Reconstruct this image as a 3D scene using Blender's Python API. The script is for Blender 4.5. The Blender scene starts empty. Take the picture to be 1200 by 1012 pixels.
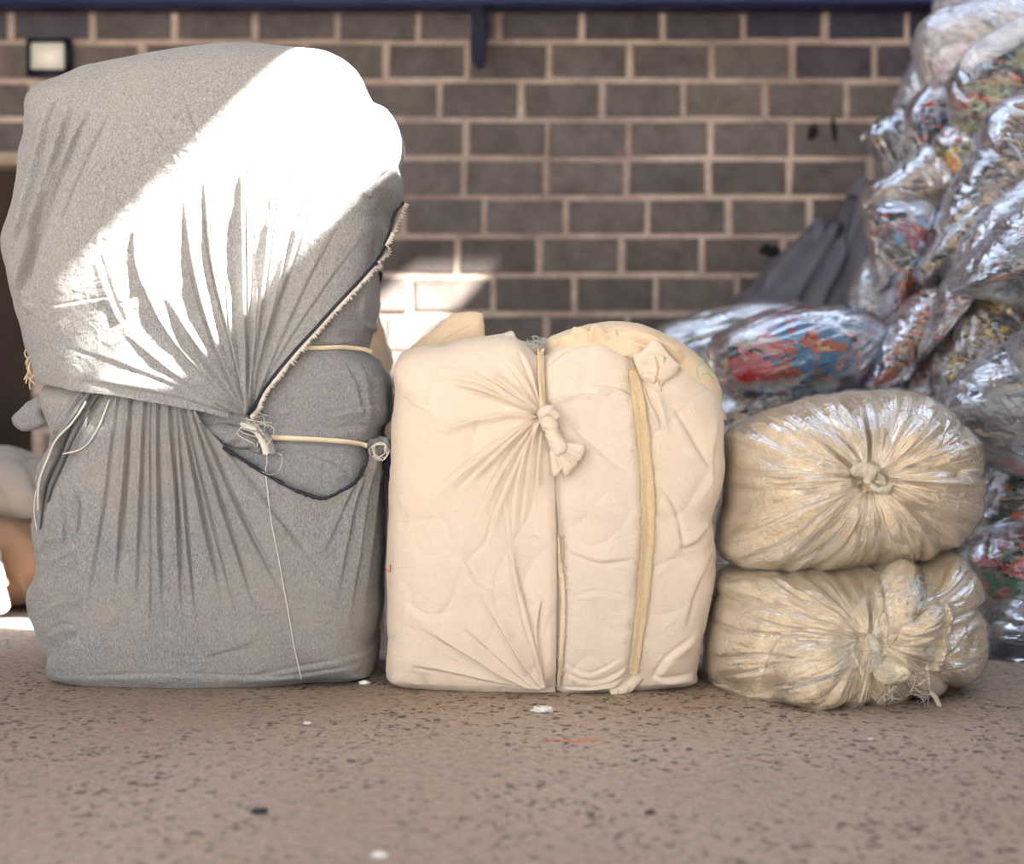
import bpy, math, random
import numpy as np
from mathutils import Vector

# ---------------------------------------------------------------- camera, world, sun, exposure
S = bpy.context.scene
C = bpy.context.scene.collection
FPX, CAMD, CAMH, HZ = 1800.0, 4.186, 0.86, 440.0      # focal (px of a 1200 wide frame), distance to y=0, height, horizon row
cam_d = bpy.data.cameras.new('camera')
cam = bpy.data.objects.new('camera', cam_d); C.objects.link(cam)
cam.location = (0, -CAMD, CAMH); cam.rotation_euler = (math.pi/2, 0, 0)
cam_d.sensor_fit = 'HORIZONTAL'; cam_d.sensor_width = 36; cam_d.lens = 36*FPX/1200
cam_d.shift_y = -(506-HZ)/1200
cam_d.dof.use_dof = True; cam_d.dof.focus_distance = 4.16; cam_d.dof.aperture_fstop = 1.4
cam_d.clip_start = 0.05
S.camera = cam
S.view_settings.view_transform = 'Standard'; S.view_settings.look = 'None'
S.view_settings.exposure = 0.02; S.view_settings.gamma = 1.0
S.view_settings.use_curve_mapping = False
w = bpy.data.worlds.new('world'); S.world = w; w.use_nodes = True
bg = w.node_tree.nodes['Background']
bg.inputs[0].default_value = (0.93, 0.955, 1.0, 1); bg.inputs[1].default_value = 3.9
SUN = Vector((-0.68, 0.24, -0.70)).normalized()
sd = bpy.data.lights.new('sun', 'SUN'); sd.energy = 125; sd.angle = math.radians(0.85); sd.color = (1, 0.965, 0.90)
so = bpy.data.objects.new('sun', sd); C.objects.link(so); so.location = (7, -4, 9)
so.rotation_euler = SUN.to_track_quat('-Z', 'Y').to_euler()

# ---------------------------------------------------------------- noise and helpers
rng = np.random.RandomState(7); random.seed(7)
PERM = rng.permutation(256); PERM = np.concatenate([PERM, PERM, PERM])
GR = rng.normal(size=(256, 3)); GR /= np.linalg.norm(GR, axis=1)[:, None]
def pn(x, y, z):                                     # Perlin noise, about -0.7..0.7
    x, y, z = np.broadcast_arrays(np.asarray(x, float), np.asarray(y, float), np.asarray(z, float))
    xi, yi, zi = np.floor(x).astype(int), np.floor(y).astype(int), np.floor(z).astype(int)
    fx, fy, fz = x-xi, y-yi, z-zi
    u, v, w_ = [t*t*t*(t*(t*6-15)+10) for t in (fx, fy, fz)]
    out = 0
    for dx in (0, 1):
        for dy in (0, 1):
            for dz in (0, 1):
                g = GR[PERM[PERM[PERM[(xi+dx) & 255] + ((yi+dy) & 255)] + ((zi+dz) & 255)]]
                d = g[..., 0]*(fx-dx) + g[..., 1]*(fy-dy) + g[..., 2]*(fz-dz)
                out = out + d*(u if dx else 1-u)*(v if dy else 1-v)*(w_ if dz else 1-w_)
    return out
def fbm(x, y, z, o=3):
    s, a = 0, 1.0
    for i in range(o):
        s = s + a*pn(x*2**i+i*17.3, y*2**i+i*5.1, z*2**i+i*9.7); a *= .5
    return s
def ridge(n, k=2.2): return 1-np.minimum(np.abs(n)*k, 1)
def smooth(a, b, x):
    t = np.clip((x-a)/(b-a), 0, 1); return t*t*(3-2*t)
def at(px, py, d): return np.array([(px-600)*d/FPX, d-CAMD, CAMH-(py-HZ)*d/FPX])
def proj(V):
    d = V[..., 1]+CAMD
    return 600+V[..., 0]*FPX/d, HZ-(V[..., 2]-CAMH)*FPX/d
PM = FPX/CAMD                                        # px per metre on the plane y=0
def fpx(V): return 600+PM*V[..., 0], HZ-PM*(V[..., 2]-CAMH)   # front-elevation drawing coordinates of a point

def mesh_np(name, V, quads, tris, mats, smooth_=True, midx=None):
    me = bpy.data.meshes.new(name)
    nq, nt = len(quads), len(tris)
    me.vertices.add(len(V)); me.vertices.foreach_set('co', np.ascontiguousarray(V, dtype=np.float32).ravel())
    loops = np.concatenate([np.asarray(quads, np.int32).ravel(), np.asarray(tris, np.int32).ravel()]) if nt else np.asarray(quads, np.int32).ravel()
    me.loops.add(len(loops)); me.loops.foreach_set('vertex_index', loops.astype(np.int32))
    me.polygons.add(nq+nt)
    st = np.concatenate([np.arange(nq)*4, nq*4+np.arange(nt)*3]).astype(np.int32)
    me.polygons.foreach_set('loop_start', st)
    me.polygons.foreach_set('loop_total', np.concatenate([np.full(nq, 4), np.full(nt, 3)]).astype(np.int32))
    for m in (mats if isinstance(mats, (list, tuple)) else [mats]): me.materials.append(m)
    if midx is not None: me.polygons.foreach_set('material_index', np.asarray(midx, np.int32))
    me.update(calc_edges=True); me.validate()
    if smooth_: me.polygons.foreach_set('use_smooth', np.ones(len(me.polygons), bool))
    return me
def thing(name, label, cat, loc, group=None):
    o = bpy.data.objects.new(name, None); C.objects.link(o); o.location = loc
    o.empty_display_size = .1
    o['label'] = label; o['category'] = cat
    if group: o['group'] = group
    return o
def link(name, me, parent=None):
    o = bpy.data.objects.new(name, me); C.objects.link(o)
    if parent:
        o.parent = parent
        org = np.array(root_loc(parent), np.float32)
        co = np.empty(len(me.vertices)*3, np.float32); me.vertices.foreach_get('co', co)
        me.vertices.foreach_set('co', (co.reshape(-1, 3)-org).ravel()); me.update()
    return o
def root_loc(o):
    l = Vector(o.location)
    while o.parent: o = o.parent; l += o.location
    return l
def single(name, me, label, cat, group=None):        # a thing that is one mesh, origin at its base
    co = np.empty(len(me.vertices)*3, np.float32); me.vertices.foreach_get('co', co); co = co.reshape(-1, 3)
    org = np.array([co[:, 0].mean(), co[:, 1].mean(), co[:, 2].min()], np.float32)
    me.vertices.foreach_set('co', (co-org).ravel()); me.update()
    o = bpy.data.objects.new(name, me); C.objects.link(o); o.location = org.tolist()
    o['label'] = label; o['category'] = cat
    if group: o['group'] = group
    return o
def struct(name, me):
    o = bpy.data.objects.new(name, me); C.objects.link(o); o['kind'] = 'structure'; return o

class MB:                                            # collects primitives into one mesh
    def __init__(s): s.V, s.Q, s.T, s.n = [], [], [], 0
    def add(s, V, Q=(), T=()):
        V = np.asarray(V, float).reshape(-1, 3)
        if len(Q): s.Q.append(np.asarray(Q)+s.n)
        if len(T): s.T.append(np.asarray(T)+s.n)
        s.V.append(V); s.n += len(V)
    def box(s, x0, x1, y0, y1, z0, z1):
        V = [(x, y, z) for x in (x0, x1) for y in (y0, y1) for z in (z0, z1)]
        s.add(V, [(0, 1, 3, 2), (4, 6, 7, 5), (0, 4, 5, 1), (2, 3, 7, 6), (0, 2, 6, 4), (1, 5, 7, 3)])
    def tube(s, P, r, n=6, cap=True):
        P = np.asarray(P, float); m = len(P)
        r = np.broadcast_to(np.asarray(r, float), (m,))
        T = np.gradient(P, axis=0); T /= np.linalg.norm(T, axis=1)[:, None]+1e-9
        up = np.array([0.13, 0.97, 0.2]); A = np.cross(T, up); A /= np.linalg.norm(A, axis=1)[:, None]+1e-9
        B = np.cross(T, A)
        th = np.arange(n)*2*np.pi/n
        V = P[:, None]+r[:, None, None]*(np.cos(th)[None, :, None]*A[:, None]+np.sin(th)[None, :, None]*B[:, None])
        i = np.arange(m-1)[:, None]*n; j = np.arange(n)[None]; k = (j+1) % n
        Q = np.stack([i+j, i+k, i+n+k, i+n+j], -1).reshape(-1, 4)
        V = V.reshape(-1, 3)
        if cap:
            V = np.vstack([V, P[:1], P[-1:]]); a = m*n; jj = np.arange(n); kk = (jj+1) % n
            T3 = np.vstack([np.stack([np.full(n, a), kk, jj], -1), np.stack([np.full(n, a+1), (m-1)*n+jj, (m-1)*n+kk], -1)])
            s.add(V, Q, T3)
        else: s.add(V, Q)
    def me(s, name, mats, sm=True, midx=None):
        return mesh_np(name, np.vstack(s.V), np.vstack(s.Q) if s.Q else np.zeros((0, 4), int), np.vstack(s.T) if s.T else np.zeros((0, 3), int), mats, sm, midx)

def catmull(P, n=24, closed=True):
    P = np.asarray(P, float); m = len(P); out = []
    for i in range(m if closed else m-1):
        if closed: a, b, c, d = P[i-1], P[i], P[(i+1) % m], P[(i+2) % m]
        else: a, b, c, d = P[max(i-1, 0)], P[i], P[i+1], P[min(i+2, m-1)]
        t = np.linspace(0, 1, n, endpoint=False)[:, None]
        out.append(.5*((2*b)+(-a+c)*t+(2*a-5*b+4*c-d)*t*t+(-a+3*b-3*c+d)*t**3))
    if not closed: out.append(P[-1:])
    return np.vstack(out)

# An inflated closed body: front outline (drawn), a distance, a real half depth and a profile exponent.
class Body:
    def __init__(s, outline, dmid, hd, n=3.0, ctr=None, nt=400, nr=160, fit=5, zmin=0.0, back=0.45):
        O = catmull(outline); s.ctr = np.array(ctr if ctr is not None else O.mean(0), float)
        ang = np.arctan2(O[:, 1]-s.ctr[1], O[:, 0]-s.ctr[0]); R = np.hypot(*(O-s.ctr).T)
        o = np.argsort(ang); ang, R = ang[o], R[o]
        th = np.linspace(-np.pi, np.pi, nt, endpoint=False)
        Rt = np.interp(th, np.r_[ang-2*np.pi, ang, ang+2*np.pi], np.r_[R, R, R])
        s.th, s.nt, s.dmid, s.hd, s.n, s.zmin = th, nt, dmid, hd, n, zmin
        def profile(k, backk):
            a = np.linspace(0, np.pi, 4001); c, q = np.cos(a), np.sin(a)
            rho = np.abs(q)**(2/n); dep = np.sign(c)*np.abs(c)**(2/n)
            Rm = Rt.mean()*dmid/FPX
            L = np.r_[0, np.cumsum(np.hypot(np.diff(rho)*Rm, np.diff(dep)*hd))]
            wgt = np.where(dep > -0.2, 1.0, backk)
            L = np.r_[0, np.cumsum(np.diff(L)*wgt[1:])]
            l = np.linspace(0, L[-1], k+2)[1:-1]
            return np.interp(l, L, rho), np.interp(l, L, dep)
        cx, _, cz = at(s.ctr[0], s.ctr[1], dmid)
        Rw = Rt*dmid/FPX
        rho, dep = profile(50, 1.0)
        c0 = None
        for it in range(fit):
            X = cx+rho[:, None]*Rw*np.cos(th); Z = cz-rho[:, None]*Rw*np.sin(th); Y = (dmid-CAMD)-dep[:, None]*hd+0*X
            Zc = np.maximum(Z, zmin)
            u, v = proj(np.stack([X, Y, Zc], -1))
            a = np.arctan2(v-s.ctr[1], u-s.ctr[0]); r = np.hypot(u-s.ctr[0], v-s.ctr[1])
            b = np.round((a+np.pi)/(2*np.pi)*90).astype(int) % 90
            mx = np.zeros(90); np.maximum.at(mx, b.ravel(), r.ravel())
            tb = -np.pi+np.arange(90)*2*np.pi/90
            tgt = np.interp(tb, np.r_[th-2*np.pi, th, th+2*np.pi], np.r_[Rt, Rt, Rt])
            ratio = np.clip(tgt/np.maximum(mx, 1), .85, 1.12)
            ratio = (np.roll(ratio, 1)+2*ratio+np.roll(ratio, -1))/4
            rr = np.interp(th, np.r_[tb-2*np.pi, tb, tb+2*np.pi], np.r_[ratio, ratio, ratio])
            Rw = Rw*rr
        rho, dep = profile(nr, back)
        s.rho, s.dep, s.nr = rho, dep, nr
        X = cx+rho[:, None]*Rw*np.cos(th); Z = cz-rho[:, None]*Rw*np.sin(th); Y = (dmid-CAMD)-dep[:, None]*hd+0*X
        s.P = np.stack([X, Y, Z], -1); s.c = np.array([cx, dmid-CAMD, cz])
        s.N = s.normals(s.P)
        s.FX, s.FY = fpx(s.P)
        s.front = smooth(.05, .5, -s.N[..., 1])       # 1 on the camera-side face
    def normals(s, P):
        dt = np.roll(P, -1, 1)-np.roll(P, 1, 1)
        dr = np.gradient(P, axis=0)
        N = np.cross(dt, dr); N /= np.linalg.norm(N, axis=-1)[..., None]+1e-12
        if np.mean(np.sum(N*(P-s.c), -1)) < 0: N = -N
        return N
    def displaced(s, h):
        V = s.P+s.N*h[..., None]
        # soft flattening on the ground
        k = V[..., 2]-s.zmin
        V = V.copy(); V[..., 2] = s.zmin+np.where(k < .02, np.maximum(0, .01+ k*.5)*(k > -.02), k)
        s.V = V
        return V
    def mesh(s, name, V, mats, keep=None, cells=None):
        nr, nt = s.nr, s.nt
        i = np.arange(nr-1)[:, None]*nt; j = np.arange(nt)[None]; k = (j+1) % nt
        Q = np.stack([i+j, i+nt+j, i+nt+k, i+k], -1).reshape(-1, 4)
        a = nr*nt; jj = np.arange(nt); kk = (jj+1) % nt
        T = np.vstack([np.stack([np.full(nt, a), jj, kk], -1), np.stack([np.full(nt, a+1), (nr-1)*nt+kk, (nr-1)*nt+jj], -1)])
        W = np.vstack([V.reshape(-1, 3), V[0].mean(0)[None], V[-1].mean(0)[None]])
        if keep is not None:
            Kf = np.r_[keep.ravel(), keep[0].min(), keep[-1].min()]
            Q = Q[Kf[Q].mean(1) < 0]; T = T[Kf[T].mean(1) < 0]
            used = np.zeros(len(W), bool); used[Q.ravel()] = True; used[T.ravel()] = True
            mp = np.cumsum(used)-1; W = W[used]; Q = mp[Q]; T = mp[T]
        return mesh_np(name, W, Q, T, mats)

def seg_dist(FX, FY, pts):
    """distance to a polyline, arc fraction, side"""
    P = np.asarray(pts, float); L = np.r_[0, np.cumsum(np.hypot(*np.diff(P, axis=0).T))]
    bd = np.full(FX.shape, 1e9); bt = np.zeros(FX.shape); bs = np.ones(FX.shape)
    for i in range(len(P)-1):
        ax, ay = P[i]; dx, dy = P[i+1]-P[i]; ll = dx*dx+dy*dy+1e-9
        t = np.clip(((FX-ax)*dx+(FY-ay)*dy)/ll, 0, 1)
        qx, qy = FX-ax-t*dx, FY-ay-t*dy; d = np.hypot(qx, qy)
        m = d < bd
        bd = np.where(m, d, bd); bt = np.where(m, (L[i]+t*(L[i+1]-L[i]))/L[-1], bt); bs = np.where(m, np.sign(dx*qy-dy*qx), bs)
    return bd, bt, bs
def crease(H, FX, FY, pts, w, amp, kind='f', e=(.25, .1), flip=1):
    """add one cloth fold to the height field H (px widths, metre heights)"""
    if len(pts) > 2: pts = catmull(pts, 5, False)
    P = np.asarray(pts, float); w0, w1 = (w if isinstance(w, tuple) else (w, w)); W = 3.2*max(w0, w1)
    m = (FX > P[:, 0].min()-W) & (FX < P[:, 0].max()+W) & (FY > P[:, 1].min()-W) & (FY < P[:, 1].max()+W)
    if not m.any(): return
    fx, fy = FX[m], FY[m]
    d, t, s = seg_dist(fx, fy, P); ww = w0+(w1-w0)*t
    tp = np.ones_like(t)
    if e[0]: tp = tp*smooth(0, e[0], t)
    if e[1]: tp = tp*smooth(0, e[1], 1-t)
    q = d*s*flip/ww
    if kind == 'v': h = -np.exp(-(d/ww)**2)
    elif kind == 'r': h = np.exp(-(d/ww)**2)
    else: h = (.5+.5*np.tanh(q*5))*np.exp(-(np.maximum(q, 0)/1.5)**2) - .55*np.exp(-((q+.15)/.35)**2)
    H[m] += amp*h*tp
def poly_sd(FX, FY, poly):
    P = np.asarray(poly, float); inside = np.zeros(FX.shape, bool); n = len(P)
    d, _, _ = seg_dist(FX, FY, np.vstack([P, P[:1]]))
    for i in range(n):
        (x0, y0), (x1, y1) = P[i], P[(i+1) % n]
        c = (y0 > FY) != (y1 > FY)
        inside ^= c & (FX < (x1-x0)*(FY-y0)/(y1-y0+1e-12)+x0)
    return np.where(inside, -d, d)
def snap(body, V, sdf, poly, tol=3.0):
    """pull vertices next to the cloth edge onto it, so that the edge is clean"""
    P = np.asarray(poly, float); P = np.vstack([P, P[:1]])
    m = np.abs(sdf) < tol
    FX, FY = body.FX[m], body.FY[m]; bd = np.full(FX.shape, 1e9); qx = FX.copy(); qy = FY.copy()
    for i in range(len(P)-1):
        ax, ay = P[i]; dx, dy = P[i+1]-P[i]; ll = dx*dx+dy*dy+1e-9
        t = np.clip(((FX-ax)*dx+(FY-ay)*dy)/ll, 0, 1); cx, cy = ax+t*dx, ay+t*dy
        d = np.hypot(FX-cx, FY-cy); k = d < bd
        bd = np.where(k, d, bd); qx = np.where(k, cx, qx); qy = np.where(k, cy, qy)
    V = V.copy(); idx = np.where(m); f = body.front[idx] > .3
    V[..., 0][idx] += np.where(f, (qx-FX)/PM, 0)*.8; V[..., 2][idx] -= np.where(f, (qy-FY)/PM, 0)*.8
    return V
class Surf:                                           # looks up the front of a displaced body
    def __init__(s, *Vs):
        W = np.vstack([v.reshape(-1, 3) for v in Vs]); s.W = W
        s.u, s.v = fpx(W)
    def y(s, px, py, r=5.0):
        m = (np.abs(s.u-px) < r) & (np.abs(s.v-py) < r)
        return s.W[m, 1].min() if m.any() else (s.y(px, py, r*2) if r < 60 else 0)
    def pts(s, P, off=.004, n=8, closed=False):
        Q = catmull(P, n, closed); out = []
        for u, v in Q: out.append(((u-600)/PM, s.y(u, v)-off, CAMH-(v-HZ)/PM))
        out = np.array(out)
        if len(out) > 6:
            k = np.array([1, 2, 3, 2, 1])/9; yy = np.pad(out[:, 1], 2, 'edge'); out[:, 1] = np.minimum(np.convolve(yy, k, 'valid'), out[:, 1]+.004)
        return out
def ribbon(surf, P, width, thick=.003, off=.004, n=8, nw=5, wob=0.0, rag=0.0, seed=0):
    """a flat band lying on a surface; width in px"""
    r = np.random.RandomState(seed)
    Q = catmull(P, n, False); T = np.gradient(Q, axis=0); T /= np.hypot(*T.T)[:, None]; Nn = np.stack([-T[:, 1], T[:, 0]], -1)
    m = len(Q); wd = np.broadcast_to(np.asarray(width, float), (m,)) if np.ndim(width) == 0 else np.interp(np.linspace(0, 1, m), np.linspace(0, 1, len(width)), width)
    wl = wd*(1+rag*r.uniform(-1, 1, m)); wr = wd*(1+rag*r.uniform(-1, 1, m))
    F = np.zeros((m, nw, 3))
    for j in range(nw):
        a = (j/(nw-1)-.5)
        ofs = np.where(a < 0, a*wl, a*wr)
        u = Q[:, 0]+Nn[:, 0]*ofs; v = Q[:, 1]+Nn[:, 1]*ofs
        y = np.array([surf.y(p, q, 4) for p, q in zip(u, v)])
        k = np.array([1, 2, 3, 2, 1])/9; y = np.minimum(np.convolve(np.pad(y, 2, 'edge'), k, 'valid'), y+.004)
        F[:, j] = np.stack([(u-600)/PM, y-off-thick*(1-abs(2*a)**3)-wob*np.sin(j*2.1+np.arange(m)*.4), CAMH-(v-HZ)/PM], -1)
    B = F.copy(); B[..., 1] += thick+off*.8
    V = np.concatenate([F, B], 1)                    # each row: nw front + nw back
    k = 2*nw; mb = MB(); Qd = []
    ring = list(range(nw))+list(range(2*nw-1, nw-1, -1))
    for i in range(m-1):
        for a in range(k):
            b = (a+1) % k
            Qd.append((i*k+ring[a], i*k+ring[b], (i+1)*k+ring[b], (i+1)*k+ring[a]))
    for j in range(nw-1):
        Qd.append((j, j+1, nw+j+1, nw+j)); o = (m-1)*k; Qd.append((o+j, o+nw+j, o+nw+j+1, o+j+1))
    mb.add(V.reshape(-1, 3), Qd)
    return mb

# ---------------------------------------------------------------- materials
class NT:
    def __init__(s, name):
        s.m = bpy.data.materials.new(name); s.m.use_nodes = True; s.t = s.m.node_tree; s.t.nodes.clear()
        s.out = s.n('ShaderNodeOutputMaterial')
    def n(s, typ, ins=None, **kw):
        nd = s.t.nodes.new(typ)
        for k, v in kw.items(): setattr(nd, k, v)
        if ins:
            for k, v in ins.items(): s.set(nd, k, v)
        return nd
    def set(s, nd, k, v):
        if isinstance(v, bpy.types.NodeSocket): s.t.links.new(v, nd.inputs[k])
        elif isinstance(v, bpy.types.Node): s.t.links.new(v.outputs[0], nd.inputs[k])
        else: nd.inputs[k].default_value = v
    def noise(s, co, scale, detail=4, rough=.55, dist=0): return s.n('ShaderNodeTexNoise', {'Vector': co, 'Scale': scale, 'Detail': detail, 'Roughness': rough, 'Distortion': dist})
    def ramp(s, fac, stops, interp='LINEAR'):
        r = s.n('ShaderNodeValToRGB', {'Fac': fac}); r.color_ramp.interpolation = interp; e = r.color_ramp.elements
        while len(e) < len(stops): e.new(.5)
        for k, (p, c) in enumerate(stops): e[k].position = p; e[k].color = tuple(c)+(1,) if len(c) == 3 else c
        return r
    def mix(s, f, a, b, mode='MIX'):
        m = s.n('ShaderNodeMix', data_type='RGBA', blend_type=mode)
        s.set(m, 0, f); s.set(m, 6, a if not isinstance(a, tuple) else a+(1,)*(4-len(a))); s.set(m, 7, b if not isinstance(b, tuple) else b+(1,)*(4-len(b)))
        return m.outputs[2]
    def math(s, op, a, b=0.0):
        m = s.n('ShaderNodeMath', operation=op); s.set(m, 0, a); s.set(m, 1, b); return m.outputs[0]
    def bump(s, h, dist, strength=1.0, nrm=None):
        b = s.n('ShaderNodeBump', {'Height': h, 'Distance': dist, 'Strength': strength})
        if nrm is not None: s.set(b, 'Normal', nrm)
        return b.outputs[0]
    def done(s, shader): s.t.links.new(shader.outputs[0] if isinstance(shader, bpy.types.Node) else shader, s.out.inputs[0]); return s.m
def obco(t, sc=(1, 1, 1), rot=(0, 0, 0)):
    c = t.n('ShaderNodeTexCoord'); m = t.n('ShaderNodeMapping', {'Vector': c.outputs['Object'], 'Scale': sc, 'Rotation': rot}); return m.outputs[0]
def plain(name, col, rough=.7, metal=0, var=.12, scale=20, bump=0.0, spec=.3):
    t = NT(name); co = obco(t); nz = t.noise(co, scale)
    c = t.mix(t.math('MULTIPLY', nz.outputs[0], 1.0), tuple(x*(1-var) for x in col), tuple(min(1, x*(1+var)) for x in col))
    p = t.n('ShaderNodeBsdfPrincipled', {'Base Color': c, 'Roughness': rough, 'Metallic': metal, 'Specular IOR Level': spec})
    if bump: t.set(p, 'Normal', t.bump(nz.outputs[0], bump))
    return t.done(p)
def cloth(name, col, dust, dustamt=.5, mel=.35, weave=260, bump=.0012, wr=.004, streak=(1, 1, .35)):
    """woven cloth: a melange of fine slub threads, soft dust, creases"""
    t = NT(name); co = obco(t); cs = obco(t, streak)
    f = t.noise(cs, weave, 3, .7); g = t.noise(obco(t, (1, 1, 2.5)), weave*.45, 3, .7); b = t.noise(co, 3.2, 4, .6); mid = t.noise(co, 24, 5, .6)
    k = t.ramp(f.outputs[0], [(.32, (1-mel,)*3), (.68, (1+mel,)*3)])
    k2 = t.ramp(g.outputs[0], [(.3, (1-mel*.6,)*3), (.7, (1+mel*.6,)*3)])
    c = t.mix(1.0, tuple(col), k.outputs[0], 'MULTIPLY'); c = t.mix(1.0, c, k2.outputs[0], 'MULTIPLY')
    dm = t.ramp(t.math('ADD', t.math('MULTIPLY', b.outputs[0], .7), t.math('MULTIPLY', mid.outputs[0], .3)), [(.42, (0, 0, 0)), (.62, (1, 1, 1))])
    c = t.mix(t.math('MULTIPLY', dm.outputs[0], dustamt), c, tuple(dust))
    wv = t.noise(obco(t, (1, 1, 1.6), (.3, .2, .5)), 9, 3, .5, .6)
    rid = t.ramp(wv.outputs[0], [(.40, (0, 0, 0)), (.5, (1, 1, 1)), (.60, (0, 0, 0))])
    n1 = t.bump(rid.outputs[0], wr, .35); n2 = t.bump(mid.outputs[0], wr*.8, .5, n1)
    n3 = t.bump(f.outputs[0], bump, .8, n2)
    p = t.n('ShaderNodeBsdfPrincipled', {'Base Color': c, 'Roughness': .92, 'Specular IOR Level': .15, 'Normal': n3, 'Sheen Weight': .15, 'Sheen Roughness': .5})
    return t.done(p)
def film(name, milky=.08, rough=.13, wscale=1.0, rot=(0, 0, 0), stretch=(1, 1, 1), gain=1.5, bdist=.006, cap=.5):
    """clear polythene: see-through with crinkled reflections"""
    t = NT(name); co = obco(t, stretch, rot)
    a = t.noise(co, 16*wscale, 4, .6, 1.2); b = t.noise(co, 55*wscale, 3, .6, .8)
    ra = t.ramp(a.outputs[0], [(.38, (0, 0, 0)), (.5, (1, 1, 1)), (.62, (0, 0, 0))])
    n = t.bump(ra.outputs[0], bdist, .7); n = t.bump(b.outputs[0], bdist*.18, .5, n)
    fr = t.n('ShaderNodeFresnel', {'IOR': 1.5, 'Normal': n})
    fac = t.math('MINIMUM', t.math('MULTIPLY', fr.outputs[0], gain), cap)
    gl = t.n('ShaderNodeBsdfGlossy', {'Color': (.88, .93, 1, 1), 'Roughness': rough, 'Normal': n})
    tr = t.n('ShaderNodeBsdfTransparent', {'Color': (.97, .97, .97, 1)})
    df = t.n('ShaderNodeBsdfDiffuse', {'Color': (.85, .87, .92, 1), 'Normal': n})
    mk = t.ramp(a.outputs[0], [(.35, (milky*.4,)*3), (.7, (min(1, milky*1.8),)*3)])
    m1 = t.n('ShaderNodeMixShader', {0: mk.outputs[0], 1: tr, 2: df}); m2 = t.n('ShaderNodeMixShader', {0: fac, 1: m1, 2: gl})
    return t.done(m2)
def scraps(name, pal, scale=9, rot=0.0, seed=0, small=.35, st=2.2):
    """textile scraps of many colours pressed into a bag"""
    t = NT(name); c0 = t.n('ShaderNodeTexCoord')
    mp = t.n('ShaderNodeMapping', {'Vector': c0.outputs['Object'], 'Location': (seed*1.7, seed*.9, seed*2.3), 'Rotation': (0, rot, 0), 'Scale': (1, 1, st)})
    dn = t.noise(mp.outputs[0], 5, 3, .6)
    wv = t.n('ShaderNodeVectorMath', {0: dn.outputs['Color'], 1: (.5, .5, .5)}, operation='MULTIPLY')
    wp = t.n('ShaderNodeVectorMath', {0: mp.outputs[0], 1: wv.outputs[0]}, operation='ADD')
    v1 = t.n('ShaderNodeTexVoronoi', {'Vector': wp.outputs[0], 'Scale': scale*.9}); v2 = t.n('ShaderNodeTexVoronoi', {'Vector': wp.outputs[0], 'Scale': scale*2.8})
    r1 = t.n('ShaderNodeSeparateColor', {0: v1.outputs['Color']}); r2 = t.n('ShaderNodeSeparateColor', {0: v2.outputs['Color']})
    pal = [tuple(min(1, max(0, (x-sum(c)/3)*1.25+sum(c)/3)) for x in c) for c in list(pal)+[BK]]; n = len(pal); st_ = [(i/n, c) for i, c in enumerate(pal)]
    a = t.ramp(r1.outputs[0], st_, 'CONSTANT'); b = t.ramp(r2.outputs[1], st_, 'CONSTANT')
    sel = t.ramp(r2.outputs[2], [(0, (0, 0, 0)), (1-small, (1, 1, 1))], 'CONSTANT')
    c = t.mix(sel.outputs[0], a.outputs[0], b.outputs[0])
    fz = t.noise(wp.outputs[0], 60, 4, .7)
    c = t.mix(1.0, c, t.ramp(fz.outputs[0], [(.3, (.35,)*3), (.7, (.95,)*3)]).outputs[0], 'MULTIPLY')
    n1 = t.bump(v1.outputs['Distance'], .015, .6); n2 = t.bump(v2.outputs['Distance'], .008, .7, n1); n3 = t.bump(fz.outputs[0], .004, .8, n2)
    p = t.n('ShaderNodeBsdfPrincipled', {'Base Color': c, 'Roughness': .85, 'Specular IOR Level': .2, 'Normal': n3})
    return t.done(p)

M = {}
M['grey'] = cloth('grey_melange_cloth', (.295, .292, .292), (.345, .33, .285), .4, .38, 300)
M['grey_low'] = cloth('grey_dusty_cloth', (.265, .263, .267), (.36, .318, .255), .5, .36, 300, streak=(1, 1, .3))
M['grey_in'] = cloth('grey_inner_cloth', (.255, .257, .265), (.28, .27, .255), .3, .34, 300)
M['cotton'] = cloth('unbleached_calico', (.755, .635, .505), (.785, .66, .535), .4, .05, 380, .0006, .003)
M['cotton2'] = cloth('pale_calico_panel', (.745, .64, .525), (.775, .665, .555), .4, .06, 380, .0006, .003)
M['cotton3'] = cloth('honey_calico', (.75, .59, .40), (.77, .63, .46), .4, .05, 380, .0006, .003)
M['dark'] = plain('charcoal_tape', (.035, .037, .05), .9, bump=.002)
M['side'] = plain('dark_grey_tape', (.10, .10, .11), .9)
M['fringe'] = plain('off_white_thread', (.72, .68, .60), .9)
M['thread'] = plain('white_thread', (.82, .80, .76), .8)
M['strap'] = plain('cream_binding_strap', (.80, .68, .48), .55, var=.08)
M['greythread'] = plain('grey_thread', (.5, .5, .5), .8)
M['navy'] = plain('navy_paint', (.022, .028, .09), .5, var=.25, scale=6)
M['navydark'] = plain('dark_navy_cloth', (.02, .022, .045), .9)

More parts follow.
